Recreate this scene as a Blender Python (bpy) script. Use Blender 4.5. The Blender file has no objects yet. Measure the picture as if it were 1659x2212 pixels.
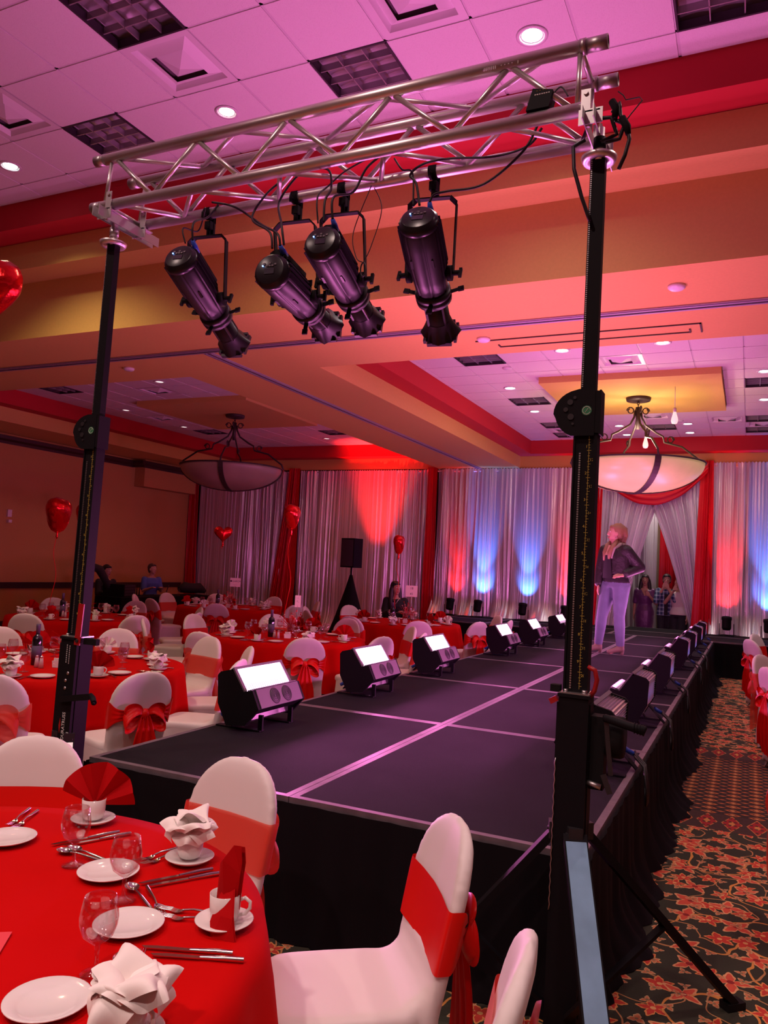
import bpy, bmesh, math, random
from mathutils import Vector, Matrix, Euler
random.seed(7)
S = bpy.context.scene
COL = bpy.context.collection
PI = math.pi

# ---------------------------------------------------------------- camera
HC = 1.67
YAW, PITCH, ROLL, FPX = -0.44109, 0.068157, 0.048652, 1678.24
cf = Vector((math.sin(YAW)*math.cos(PITCH), math.cos(YAW)*math.cos(PITCH), math.sin(PITCH)))
_r0 = Vector((math.cos(YAW), -math.sin(YAW), 0)); _u0 = _r0.cross(cf)
cr = _r0*math.cos(ROLL)+_u0*math.sin(ROLL); cu = -_r0*math.sin(ROLL)+_u0*math.cos(ROLL)
cam_d = bpy.data.cameras.new('camera'); cam = bpy.data.objects.new('camera', cam_d); COL.objects.link(cam)
cam.matrix_world = Matrix(((cr.x, cu.x, -cf.x, 0), (cr.y, cu.y, -cf.y, 0), (cr.z, cu.z, -cf.z, HC), (0, 0, 0, 1)))
cam_d.sensor_fit = 'VERTICAL'; cam_d.sensor_height = 24.0; cam_d.lens = FPX*24.0/2212; cam_d.clip_start = 0.05
S.camera = cam
def screen_x(p):
    v = Vector(p)-Vector((0, 0, HC)); return v.dot(cr)/max(1e-6, v.dot(cf))

# ---------------------------------------------------------------- world, exposure
w = bpy.data.worlds.new('world'); S.world = w; w.use_nodes = True
w.node_tree.nodes['Background'].inputs[0].default_value = (0.9, 0.5, 0.6, 1)
w.node_tree.nodes['Background'].inputs[1].default_value = 0.0
S.view_settings.view_transform = 'Standard'; S.view_settings.look = 'None'
S.view_settings.exposure = 0.2; S.view_settings.gamma = 1.0; S.view_settings.use_curve_mapping = False

def light(name, typ, loc, power, color, parent=None, aim=None, size=.1, size_y=None, spot=None, blend=.5, spread=None):
    d = bpy.data.lights.new(name, typ); d.energy = power; d.color = color
    if typ == 'AREA':
        d.size = size
        if size_y: d.shape = 'RECTANGLE'; d.size_y = size_y
        if spread: d.spread = spread
    elif typ == 'SPOT':
        d.spot_size = spot or 1.5; d.spot_blend = blend; d.shadow_soft_size = size
    else: d.shadow_soft_size = size
    o = bpy.data.objects.new(name, d); COL.objects.link(o); o.location = loc
    if aim is not None:
        o.rotation_euler = (Vector(aim)-Vector(loc)).to_track_quat('-Z', 'Y').to_euler()
    if parent: o.parent = parent
    return o

# unseen fill spots added for ambient behind the photographer and over the right aisle
for hx, hy, hp in ((-1.37, 1.2, 10), (-3.87, 1.2, 10), (1.2, -1.2, 16), (-1.4, -1.3, 22), (-3.9, -1.3, 14), (-6.4, 1.2, 8), (1.07, 4.0, 9), (1.6, 7.05, 6)):
    light('added_fill_light', 'SPOT', (hx, hy, 5.2 if hy < 5.4 else 3.98), hp*14, (1.0, 0.70, 0.64), aim=(hx, hy, 0), size=.09, spot=2.3, blend=.9)

# ---------------------------------------------------------------- mesh builder
class MB:
    def __init__(s): s.v = []; s.f = []; s.m = []; s.sm = []; s.mi = 0; s.smooth = False
    def add(s, vs, fs, smooth=None):
        o = len(s.v); s.v += [tuple(p) for p in vs]
        for f in fs:
            s.f.append(tuple(i+o for i in f)); s.m.append(s.mi); s.sm.append(s.smooth if smooth is None else smooth)
        return s
    def box(s, c, size, rot=None):
        hx, hy, hz = size[0]/2, size[1]/2, size[2]/2
        vs = [Vector((x, y, z)) for x in (-hx, hx) for y in (-hy, hy) for z in (-hz, hz)]
        if rot is not None:
            R = rot if isinstance(rot, Matrix) else Euler(rot).to_matrix()
            vs = [R @ v for v in vs]
        vs = [v+Vector(c) for v in vs]
        return s.add(vs, [(0, 1, 3, 2), (4, 6, 7, 5), (0, 4, 5, 1), (2, 3, 7, 6), (0, 2, 6, 4), (1, 5, 7, 3)], False)
    def bb(s, x0, x1, y0, y1, z0, z1): return s.box(((x0+x1)/2, (y0+y1)/2, (z0+z1)/2), (abs(x1-x0), abs(y1-y0), abs(z1-z0)))
    def bar(s, p0, p1, w, h, up=(0, 0, 1)):
        p0, p1 = Vector(p0), Vector(p1); d = p1-p0; L = d.length; d.normalize()
        x = d.cross(Vector(up))
        if x.length < 1e-4: x = d.cross(Vector((1, 0, 0)))
        x.normalize(); z = x.cross(d)
        R = Matrix((x, d, z)).transposed()
        return s.box((p0+p1)/2, (w, L, h), R)
    def tube(s, pts, r, n=8, caps=True, smooth=True, closed=False):
        pts = [Vector(p) for p in pts]; N = len(pts)
        rs = r if isinstance(r, (list, tuple)) else [r]*N
        t0 = (pts[1]-pts[0]).normalized()
        a = t0.cross(Vector((0, 0, 1)))
        if a.length < 1e-3: a = t0.cross(Vector((1, 0, 0)))
        a.normalize(); vs = []
        for i, p in enumerate(pts):
            if closed: t = (pts[(i+1) % N]-pts[i-1]).normalized()
            else: t = (pts[min(i+1, N-1)]-pts[max(i-1, 0)]).normalized()
            a = (a-t*a.dot(t))
            if a.length < 1e-5: a = t.cross(Vector((0.3, 0.7, 0.2)))
            a.normalize(); b = t.cross(a)
            for k in range(n):
                th = 2*PI*k/n; vs.append(p+(a*math.cos(th)+b*math.sin(th))*rs[i])
        fs = []
        for i in range(N if closed else N-1):
            j = (i+1) % N
            for k in range(n):
                k2 = (k+1) % n; fs.append((i*n+k, i*n+k2, j*n+k2, j*n+k))
        s.add(vs, fs, smooth)
        if caps and not closed:
            s.add(vs[:n], [tuple(range(n))[::-1]], False); s.add(vs[-n:], [tuple(range(n))], False)
        return s
    def cyl(s, p0, p1, r, r1=None, n=16, caps=True, smooth=True): return s.tube([p0, p1], [r, r if r1 is None else r1], n, caps, smooth)
    def lathe(s, prof, n=24, c=(0, 0, 0), M=None, smooth=True, cap=True):
        vs = []
        for (r, z) in prof:
            for k in range(n):
                th = 2*PI*k/n; vs.append(Vector((r*math.cos(th), r*math.sin(th), z)))
        if M is not None: vs = [M @ v for v in vs]
        vs = [v+Vector(c) for v in vs]
        fs = []
        for i in range(len(prof)-1):
            for k in range(n):
                k2 = (k+1) % n; fs.append((i*n+k, i*n+k2, (i+1)*n+k2, (i+1)*n+k))
        if cap and prof[0][0] > 1e-5: fs.append(tuple(range(n))[::-1])
        if cap and prof[-1][0] > 1e-5: fs.append(tuple((len(prof)-1)*n+k for k in range(n)))
        return s.add(vs, fs, smooth)
    def prism(s, poly, p0, ax, ay, az, h, smooth=False):
        p0, ax, ay, az = Vector(p0), Vector(ax), Vector(ay), Vector(az); n = len(poly)
        a = [p0+ax*x+ay*y for x, y in poly]; b = [p+az*h for p in a]
        fs = [tuple(range(n))[::-1], tuple(range(n, 2*n))]
        s.add(a+b, fs, False)
        return s.add(a+b, [(i, (i+1) % n, n+(i+1) % n, n+i) for i in range(n)], smooth)
    def grid(s, fn, nu, nv, smooth=True, wrap=False):
        vs = [Vector(fn(i/(nu if wrap else nu), j/nv)) for j in range(nv+1) for i in range(nu+(0 if wrap else 1))]
        W = nu if wrap else nu+1
        fs = [(j*W+i, j*W+(i+1) % W, (j+1)*W+(i+1) % W, (j+1)*W+i) for j in range(nv) for i in range(nu)]
        return s.add(vs, fs, smooth)
    def ball(s, c, r, n=12, m=8, sc=(1, 1, 1), R=None):
        vs = []; fs = []
        for j in range(m+1):
            ph = PI*j/m
            for i in range(n):
                th = 2*PI*i/n; v = Vector((r*sc[0]*math.sin(ph)*math.cos(th), r*sc[1]*math.sin(ph)*math.sin(th), r*sc[2]*math.cos(ph)))
                if R is not None: v = R @ v
                vs.append(v+Vector(c))
        for j in range(m):
            for i in range(n): fs.append((j*n+i, (j+1)*n+i, (j+1)*n+(i+1) % n, j*n+(i+1) % n))
        return s.add(vs, fs, True)
    def mesh(s, name, mats):
        me = bpy.data.meshes.new(name); me.from_pydata(s.v, [], s.f)
        for m in (mats if isinstance(mats, (list, tuple)) else [mats]): me.materials.append(m)
        me.polygons.foreach_set('material_index', s.m); me.polygons.foreach_set('use_smooth', s.sm); me.update(); return me
    def build(s, name, mats, parent=None, label=None):
        me = s.mesh(name, mats)
        bm = bmesh.new(); bm.from_mesh(me); bmesh.ops.remove_doubles(bm, verts=bm.verts, dist=1e-5)
        bmesh.ops.recalc_face_normals(bm, faces=bm.faces); bm.to_mesh(me); bm.free()
        o = bpy.data.objects.new(name, me); COL.objects.link(o)
        if parent: o.parent = parent
        if label: o['label'] = label
        return o

def tag(o, label=None, cat=None, group=None, kind=None):
    if label: o['label'] = label
    if cat: o['category'] = cat
    if group: o['group'] = group
    if kind: o['kind'] = kind
    return o
def thing(name, label, cat, loc=(0, 0, 0), rz=0, group=None, rot=None):
    o = bpy.data.objects.new(name, None); COL.objects.link(o); o.empty_display_size = .1
    o.location = loc; o.rotation_euler = rot if rot else (0, 0, rz)
    return tag(o, label, cat, group)
def struct(name, mb, mats, parent=None):
    o = mb.build(name, mats, parent)
    if not parent: o['kind'] = 'structure'
    return o
_kids = {}
def children(o): return [c for c in _kids.get(o.name, [])]
def index_children():
    _kids.clear()
    for c in bpy.data.objects:
        if c.parent: _kids.setdefault(c.parent.name, []).append(c)
def copy_tree(o, parent=None, idx=True):
    if idx and not parent: index_children()
    c = o.copy(); COL.objects.link(c); c.parent = parent
    for ch in children(o): copy_tree(ch, c)
    return c
def blob(name, mb, vox, m, parent, it=3, label=None):
    o = mb.build(name, m, parent)
    md = o.modifiers.new('r', 'REMESH'); md.mode = 'VOXEL'; md.voxel_size = vox; md.use_smooth_shade = True
    if it: ms = o.modifiers.new('s', 'SMOOTH'); ms.factor = .5; ms.iterations = it
    bpy.context.view_layer.update(); dg = bpy.context.evaluated_depsgraph_get()
    me = bpy.data.meshes.new_from_object(o.evaluated_get(dg)); o.modifiers.clear(); o.data = me
    if label: o['label'] = label
    return o
ORD = ['leftmost', 'second', 'third', 'fourth', 'fifth', 'sixth', 'seventh', 'eighth', 'ninth', 'tenth', 'eleventh', 'twelfth', 'thirteenth', 'fourteenth', 'fifteenth', 'sixteenth']
def rank_labels(objs, phrase, place):
    """phrase e.g. 'white wine glass', place e.g. 'on the table behind the left tower'; ordered as seen from the left"""
    objs = sorted(objs, key=lambda o: screen_x(o.matrix_world.translation if o.parent else o.location)); n = len(objs)
    for i, o in enumerate(objs):
        if n == 1: o['label'] = phrase+' '+place
        elif i == 0: o['label'] = 'leftmost '+phrase+' '+place
        elif i == n-1: o['label'] = 'rightmost '+phrase+' '+place
        else: o['label'] = ORD[i]+' '+phrase+' from the left '+place

# ---------------------------------------------------------------- materials
def mat(name, col, rough=.6, metal=0., spec=.5, emit=None, es=1., alpha=None, trans=0., sheen=0., bump=None, var=None, coat=0., ior=None):
    m = bpy.data.materials.new(name); m.use_nodes = True; nt = m.node_tree; b = nt.nodes['Principled BSDF']
    b.inputs['Base Color'].default_value = (*col, 1); b.inputs['Roughness'].default_value = rough; b.inputs['Metallic'].default_value = metal
    b.inputs['Specular IOR Level'].default_value = spec
    if emit: b.inputs['Emission Color'].default_value = (*emit, 1); b.inputs['Emission Strength'].default_value = es
    if alpha is not None: b.inputs['Alpha'].default_value = alpha
    if trans: b.inputs['Transmission Weight'].default_value = trans
    if sheen: b.inputs['Sheen Weight'].default_value = sheen
    if coat: b.inputs['Coat Weight'].default_value = coat
    if ior: b.inputs['IOR'].default_value = ior
    if bump or var:
        tc = nt.nodes.new('ShaderNodeTexCoord'); no = nt.nodes.new('ShaderNodeTexNoise')
        sc, st = (bump or (var[0], 0)); no.inputs['Scale'].default_value = sc; no.inputs['Detail'].default_value = 4
        nt.links.new(tc.outputs['Object'], no.inputs['Vector'])
        if bump:
            bp = nt.nodes.new('ShaderNodeBump'); bp.inputs['Strength'].default_value = st; bp.inputs['Distance'].default_value = .01
            nt.links.new(no.outputs['Fac'], bp.inputs['Height']); nt.links.new(bp.outputs['Normal'], b.inputs['Normal'])
        if var:
            n2 = nt.nodes.new('ShaderNodeTexNoise'); n2.inputs['Scale'].default_value = var[0]; n2.inputs['Detail'].default_value = 5
            nt.links.new(tc.outputs['Object'], n2.inputs['Vector'])
            mr = nt.nodes.new('ShaderNodeMapRange'); mr.inputs[1].default_value = .3; mr.inputs[2].default_value = .7
            mr.inputs[3].default_value = 1-var[1]; mr.inputs[4].default_value = 1+var[1]
            mx = nt.nodes.new('ShaderNodeVectorMath'); mx.operation = 'SCALE'; mx.inputs[0].default_value = col
            nt.links.new(n2.outputs['Fac'], mr.inputs[0]); nt.links.new(mr.outputs[0], mx.inputs['Scale']); nt.links.new(mx.outputs[0], b.inputs['Base Color'])
    return m
class NX:
    """tiny node-expression helper"""
    def __init__(s, m): s.nt = m.node_tree; s.b = s.nt.nodes['Principled BSDF']
    def link(s, a, inp):
        if isinstance(a, (int, float)): inp.default_value = a
        elif isinstance(a, tuple): inp.default_value = a
        else: s.nt.links.new(a, inp)
    def m(s, op, a, b=0., c=0.):
        n = s.nt.nodes.new('ShaderNodeMath'); n.operation = op; s.link(a, n.inputs[0]); s.link(b, n.inputs[1]); s.link(c, n.inputs[2]); return n.outputs[0]
    def mix(s, f, a, b):
        n = s.nt.nodes.new('ShaderNodeMix'); n.data_type = 'RGBA'; s.link(f, n.inputs[0])
        s.link(a if not (isinstance(a, tuple) and len(a) == 3) else (*a, 1), n.inputs[6]); s.link(b if not (isinstance(b, tuple) and len(b) == 3) else (*b, 1), n.inputs[7]); return n.outputs[2]
    def lt(s, a, b): return s.m('LESS_THAN', a, b)
    def gt(s, a, b): return s.m('GREATER_THAN', a, b)
    def mul(s, a, b): return s.m('MULTIPLY', a, b)
    def add(s, a, b): return s.m('ADD', a, b)
    def sub(s, a, b): return s.m('SUBTRACT', a, b)
    def mx(s, a, b): return s.m('MAXIMUM', a, b)
    def xyz(s, coord='Object'):
        tc = s.nt.nodes.new('ShaderNodeTexCoord'); sp = s.nt.nodes.new('ShaderNodeSeparateXYZ'); s.nt.links.new(tc.outputs[coord], sp.inputs[0]); return tc.outputs[coord], sp.outputs[0], sp.outputs[1], sp.outputs[2]
    def vec(s, x, y, z=0.):
        n = s.nt.nodes.new('ShaderNodeCombineXYZ'); s.link(x, n.inputs[0]); s.link(y, n.inputs[1]); s.link(z, n.inputs[2]); return n.outputs[0]
    def noise(s, v, sc, det=3.):
        n = s.nt.nodes.new('ShaderNodeTexNoise'); s.link(v, n.inputs['Vector']); n.inputs['Scale'].default_value = sc; n.inputs['Detail'].default_value = det; return n.outputs['Fac'], n.outputs['Color']

M = {}
M['tile'] = mat('ceiling_tile_mineral', (.72, .68, .68), .95, var=(90, .05))
_x = NX(M['tile']); _v, _, _, _ = _x.xyz(); _f, _c = _x.noise(_v, 260, 2.)
_pit = _x.lt(_f, .36); _x.link(_x.mix(_pit, (.74, .70, .70), (.50, .44, .45)), _x.b.inputs['Base Color'])
M['tbar'] = mat('ceiling_grid_bar', (.62, .57, .60), .6)
M['tan'] = mat('tan_paint', (.66, .41, .12), .85, var=(40, .03))
M['red_paint'] = mat('red_paint', (.50, .012, .02), .8)
M['wallpaper'] = mat('woven_tan_wallcovering', (.50, .27, .09), .85, bump=(120, .2), var=(60, .12))
M['dark_wood'] = mat('dark_wood_trim', (.035, .012, .012), .45)
M['wall_plain'] = mat('plain_wall', (.30, .20, .13), .9)
M['track'] = mat('partition_track_metal', (.42, .36, .46), .45, .5)
M['black_slot'] = mat('dark_slot', (.02, .015, .02), .9)
M['white_enamel'] = mat('white_enamel', (.72, .68, .70), .4)
M['duct_dark'] = mat('duct_interior', (.16, .11, .14), .8)
M['troffer_louver'] = mat('parabolic_louver', (.45, .42, .45), .3, .6)
M['troffer_black'] = mat('troffer_frame_dark', (.03, .02, .03), .5)
M['lamp_glow'] = mat('lamp_glow', (1, 1, 1), .5, emit=(.80, 1., .98), es=14)
M['lamp_glow_warm'] = mat('lamp_glow_warm', (1, 1, 1), .5, emit=(1., .93, .80), es=9)
M['lamp_dim'] = mat('lamp_glow_faint', (.8, .8, .8), .5, emit=(1., .8, .75), es=1.2)
M['chrome'] = mat('polished_chrome', (.8, .8, .82), .12, 1.)
M['alu'] = mat('truss_aluminium', (.78, .76, .74), .36, .85)
M['alu_rough'] = mat('scuffed_aluminium', (.55, .53, .53), .42, 1.)
M['steel_dark'] = mat('dark_steel', (.05, .045, .05), .45, .6)
M['black'] = mat('black_satin_paint', (.007, .006, .008), .6, spec=.14)
M['black_matt'] = mat('black_matt', (.007, .006, .007), .8, spec=.2)
M['black_gloss'] = mat('black_gloss', (.012, .010, .013), .3, spec=.35)
M['fixture_black'] = mat('fixture_black_enamel', (.011, .009, .011), .42, spec=.45)
M['stage_carpet'] = mat('stage_deck_carpet', (.012, .011, .013), .95, spec=.15, bump=(300, .5), var=(3, .18))
M['deck_edge'] = mat('deck_edge_aluminium', (.17, .14, .16), .5, .35, var=(14, .2))
M['stage_skirt'] = mat('black_stage_skirt', (.006, .0045, .0065), .8, spec=.12)
M['red_satin'] = mat('red_satin', (.70, .006, .003), .38, spec=.3)
M['red_cloth'] = mat('red_table_linen', (.52, .001, .001), .85, spec=.08, bump=(400, .1))
M['red_napkin'] = mat('red_napkin_linen', (.42, .002, .004), .85, spec=.1)
M['white_napkin'] = mat('white_napkin_linen', (.88, .82, .78), .8)
M['spandex'] = mat('white_spandex', (.74, .68, .66), .55, sheen=.15)
M['china'] = mat('white_china', (.82, .78, .76), .12, coat=.3)
M['cutlery'] = mat('stainless_cutlery', (.68, .64, .62), .16, 1.)
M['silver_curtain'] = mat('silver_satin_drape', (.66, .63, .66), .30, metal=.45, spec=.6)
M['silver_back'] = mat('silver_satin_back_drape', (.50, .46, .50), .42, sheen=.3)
M['red_drape'] = mat('red_satin_drape', (.52, .003, .010), .4, spec=.3)
M['blue_plug'] = mat('blue_connector', (.03, .09, .55), .35)
M['cable'] = mat('black_cable', (.012, .010, .012), .5)
M['heatsink'] = mat('bare_aluminium_heatsink', (.60, .55, .60), .3, 1.)
M['panel_grey'] = mat('grey_fixture_panel', (.16, .13, .155), .45, .2)
M['grille'] = mat('fan_grille_black', (.05, .04, .05), .6)
M['lens_pink'] = mat('lit_led_lens_pink', (1, 1, 1), .3, emit=(1., .62, .95), es=9)
M['yellow'] = mat('yellow_print', (.50, .38, .06), .6)
M['green_sticker'] = mat('green_round_sticker', (.03, .22, .09), .5)
M['white_print'] = mat('white_print', (.7, .68, .66), .6)
M['red_metal'] = mat('red_painted_metal', (.36, .010, .012), .35)
M['leg_blue_lit'] = mat('blue_lit_outrigger_face', (.20, .38, .56), .5, .1, var=(7, .18))  # bluish light on the right tower leg, painted into its colour
M['foil_red'] = mat('red_foil', (.75, .01, .012), .2, .75, bump=(22, .5))
M['foil_white'] = mat('pink_white_foil', (.85, .5, .5), .25, .6)
M['wine_glass_dark'] = mat('dark_wine_bottle_glass', (.008, .008, .012), .08, coat=.5)
M['wine_label'] = mat('purple_wine_label', (.10, .07, .14), .6)
M['card'] = mat('cream_card', (.78, .66, .55), .7)
M['pink_card'] = mat('pink_red_card', (.75, .05, .07), .7)
M['ink'] = mat('black_ink', (.03, .02, .03), .7)
M['skin'] = mat('skin', (.50, .27, .19), .55)
M['skin_dark'] = mat('skin_tan', (.42, .22, .15), .5)
M['hair_blonde'] = mat('blonde_hair', (.26, .14, .065), .45, bump=(90, .6))
M['hair_dark'] = mat('dark_hair', (.018, .010, .012), .4, bump=(90, .5))
M['hair_brown'] = mat('brown_hair', (.06, .03, .025), .45, bump=(90, .5))
M['leather'] = mat('dark_leather_jacket', (.020, .016, .017), .5, spec=.35, bump=(30, .8))
M['fleece'] = mat('fleece_collar', (.35, .28, .24), .9, bump=(80, .6))
M['jeans'] = mat('light_blue_jeans', (.10, .125, .19), .8, bump=(60, .2), var=(8, .1))
M['boot'] = mat('tan_suede_boot', (.17, .13, .085), .8)
M['black_knit'] = mat('black_knit', (.012, .009, .012), .8)
M['purple_velvet'] = mat('purple_velvet', (.10, .012, .11), .3, sheen=.6, bump=(18, .8))
M['plaid'] = mat('blue_plaid_shirt', (.12, .2, .35), .8)
M['white_cotton'] = mat('white_cotton', (.65, .55, .55), .8, bump=(30, .4))
M['dark_trousers'] = mat('dark_trousers', (.015, .013, .022), .8)
M['blue_shirt'] = mat('blue_polo_shirt', (.07, .11, .42), .8)
M['eye_white'] = mat('eye_white', (.7, .65, .62), .3)
M['lips'] = mat('lips', (.42, .07, .08), .4)
M['plastic_screen'] = mat('dark_display', (.03, .03, .045), .15, coat=.5)
M['led_blue'] = mat('blue_led', (.1, .2, 1), .5, emit=(.15, .35, 1.), es=6)
M['bulb_pink'] = mat('bulb_glass', (.85, .6, .6), .3, emit=(1, .85, .8), es=.6)
M['iron'] = mat('bronze_iron', (.055, .035, .035), .5, .4)
M['cap_panel'] = mat('fixture_top_plate', (.13, .10, .12), .45, .2)

# glass (cheap thin-walled look: real geometry, glass shader)
def glassmat(name, col, rough=.0, tr=.6):
    m = bpy.data.materials.new(name); m.use_nodes = True; nt = m.node_tree; nt.nodes.clear()
    out = nt.nodes.new('ShaderNodeOutputMaterial'); g = nt.nodes.new('ShaderNodeBsdfGlossy'); g.inputs['Roughness'].default_value = .03; g.inputs['Color'].default_value = (.95, .9, .92, 1)
    t = nt.nodes.new('ShaderNodeBsdfTransparent'); t.inputs['Color'].default_value = (*col, 1)
    lw = nt.nodes.new('ShaderNodeLayerWeight'); lw.inputs['Blend'].default_value = .3
    mr = nt.nodes.new('ShaderNodeMapRange'); mr.inputs[3].default_value = .035; mr.inputs[4].default_value = tr
    mx = nt.nodes.new('ShaderNodeMixShader'); nt.links.new(lw.outputs['Facing'], mr.inputs[0]); nt.links.new(mr.outputs[0], mx.inputs[0])
    nt.links.new(t.outputs[0], mx.inputs[1]); nt.links.new(g.outputs[0], mx.inputs[2]); nt.links.new(mx.outputs[0], out.inputs[0]); return m
M['glass'] = glassmat('clear_drinking_glass', (.93, .90, .91))
def sheer(name, col, a):
    m = bpy.data.materials.new(name); m.use_nodes = True; nt = m.node_tree; b = nt.nodes['Principled BSDF']
    b.inputs['Base Color'].default_value = (*col, 1); b.inputs['Roughness'].default_value = .45; b.inputs['Sheen Weight'].default_value = .4
    out = nt.nodes['Material Output']; t = nt.nodes.new('ShaderNodeBsdfTransparent'); t.inputs['Color'].default_value = (1, .55, .45, 1)
    tl = nt.nodes.new('ShaderNodeBsdfTranslucent'); tl.inputs['Color'].default_value = (*col, 1)
    m1 = nt.nodes.new('ShaderNodeMixShader'); m1.inputs[0].default_value = .3; m2 = nt.nodes.new('ShaderNodeMixShader'); m2.inputs[0].default_value = a
    nt.links.new(b.outputs[0], m1.inputs[1]); nt.links.new(tl.outputs[0], m1.inputs[2]); nt.links.new(t.outputs[0], m2.inputs[1]); nt.links.new(m1.outputs[0], m2.inputs[2]); nt.links.new(m2.outputs[0], out.inputs[0]); return m
M['red_organza'] = sheer('red_sheer_organza', (.85, .05, .025), .62)

# plaid pattern
x = NX(M['plaid']); v, px_, py_, pz_ = x.xyz()
a_ = x.lt(x.m('FRACT', x.mul(px_, 14.)), .35); b_ = x.lt(x.m('FRACT', x.mul(pz_, 12.)), .35)
x.link(x.mix(x.mul(x.add(a_, b_), .5), (.02, .04, .12), (.35, .45, .55)), x.b.inputs['Base Color'])
# ================================================================ ROOM
WX0, WX1, WY0, WY1 = -14.1, 7.0, -5.0, 19.4
ZN, ZF, ZS = 5.26, 4.60, 4.03     # near tray, far trays, soffit
# floor with patterned carpet
fl = MB().bb(WX0-.2, WX1+.2, WY0-.2, WY1+.2, -.1, 0)
mc = mat('patterned_carpet', (.03, .03, .02), .95, bump=(250, .6)); x = NX(mc); v, cx_, cy_, cz_ = x.xyz()
w1, wc = x.noise(v, 3.0, 2.)
def sc(vn, k, off=(0, 0, 0)):
    n = x.nt.nodes.new('ShaderNodeMapping'); x.nt.links.new(vn, n.inputs[0]); n.inputs['Scale'].default_value = (k, k, k); n.inputs['Location'].default_value = off; return n.outputs[0]
def flower(scale, off, petals, r0, r1, seed_rot=6.28):
    vv = sc(v, scale, off)
    vo = x.nt.nodes.new('ShaderNodeTexVoronoi'); vo.voronoi_dimensions = '2D'; vo.inputs['Randomness'].default_value = .55; vo.inputs['Scale'].default_value = 1.; x.nt.links.new(vv, vo.inputs['Vector'])
    d = x.nt.nodes.new('ShaderNodeVectorMath'); d.operation = 'SUBTRACT'; x.nt.links.new(vv, d.inputs[0]); x.nt.links.new(vo.outputs['Position'], d.inputs[1])
    sp = x.nt.nodes.new('ShaderNodeSeparateXYZ'); x.nt.links.new(d.outputs[0], sp.inputs[0])
    r = x.m('SQRT', x.add(x.mul(sp.outputs[0], sp.outputs[0]), x.mul(sp.outputs[1], sp.outputs[1])))
    cs = x.nt.nodes.new('ShaderNodeSeparateColor'); x.nt.links.new(vo.outputs['Color'], cs.inputs[0])
    th = x.add(x.m('ARCTAN2', sp.outputs[1], sp.outputs[0]), x.mul(cs.outputs[0], seed_rot))
    rr = x.add(r0, x.mul(x.m('COSINE', x.mul(th, petals)), r1))
    rr = x.add(rr, x.add(x.mul(x.m('COSINE', x.mul(th, petals*3.)), r1*.25), x.mul(x.sub(w1, .5), .35)))
    return r, rr, th, cs
base = (.034, .036, .020)
# vines: rings of big voronoi, warped
vw = x.nt.nodes.new('ShaderNodeVectorMath'); vw.operation = 'ADD'; ws = x.nt.nodes.new('ShaderNodeVectorMath'); ws.operation = 'SCALE'; ws.inputs['Scale'].default_value = .25
x.nt.links.new(wc, ws.inputs[0]); x.nt.links.new(v, vw.inputs[0]); x.nt.links.new(ws.outputs[0], vw.inputs[1])
ve = x.nt.nodes.new('ShaderNodeTexVoronoi'); ve.voronoi_dimensions = '2D'; ve.inputs['Scale'].default_value = 1.9; x.nt.links.new(vw.outputs[0], ve.inputs['Vector'])
ring = x.lt(x.m('ABSOLUTE', x.sub(ve.outputs['Distance'], .34)), .011)
col = x.mix(ring, base, (.72, .32, .07))
ve2 = x.nt.nodes.new('ShaderNodeTexVoronoi'); ve2.voronoi_dimensions = '2D'; ve2.inputs['Scale'].default_value = 3.1; x.nt.links.new(vw.outputs[0], ve2.inputs['Vector'])
ring2 = x.lt(x.m('ABSOLUTE', x.sub(ve2.outputs['Distance'], .42)), .012)
col = x.mix(ring2, col, (.55, .28, .10))
for (scl, off, pet, r0, r1, cA, cB, cC) in ((5.2, (0, 0, 0), 5., .25, .08, (.80, .34, .10), (.60, .05, .03), (.80, .45, .16)),
                                        (3.9, (3.3, 1.7, 0), 4., .24, .10, (.78, .42, .18), (.68, .10, .05), (.30, .02, .02)),
                                        (8.5, (1.3, 5.7, 0), 3., .19, .08, (.60, .42, .20), (.62, .20, .08), (.24, .19, .09))):
    r, rr, th, cs = flower(scl, off, pet, r0, r1)
    keep = x.gt(cs.outputs[1], .2)
    col = x.mix(x.mul(x.lt(r, rr), keep), col, cA)
    col = x.mix(x.mul(x.lt(r, x.sub(rr, .055)), keep), col, cB)
    col = x.mix(x.mul(x.lt(r, .06), keep), col, cC)
# geometric runner bands across the room
def between(a, lo, hi): return x.mul(x.gt(a, lo), x.lt(a, hi))
gx_ = x.sub(x.m('FRACT', x.mul(cx_, 6.25)), .5); gy_ = x.sub(x.m('FRACT', x.mul(cy_, 9.)), .5)
gx2 = x.sub(x.m('FRACT', x.mul(cx_, 12.5)), .5)
ell = x.add(x.mul(x.m('ABSOLUTE', gx_), 1.0), x.mul(x.m('ABSOLUTE', gy_), 1.0))
geo = x.mix(between(ell, .25, .36), (.035, .022, .018), (.66, .20, .045))
geo = x.mix(x.lt(ell, .13), geo, (.80, .42, .14))
ell2 = x.add(x.m('ABSOLUTE', x.sub(x.m('ABSOLUTE', gx_), .5)), x.mul(x.m('ABSOLUTE', x.sub(x.m('ABSOLUTE', gy_), .5)), 1.6))
geo = x.mix(x.lt(ell2, .22), geo, (.50, .16, .05))
bd = x.add(x.m('ABSOLUTE', gx_), x.mul(x.m('ABSOLUTE', x.sub(x.m('FRACT', x.mul(x.sub(cy_, 5.85), 2.5)), .5)), .9))
bord = x.mix(x.lt(bd, .38), (.06, .03, .025), (.36, .02, .02)); bord = x.mix(x.lt(bd, .14), bord, (.60, .28, .07)); bord = x.mix(between(bd, .38, .43), bord, (.55, .22, .06))
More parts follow.
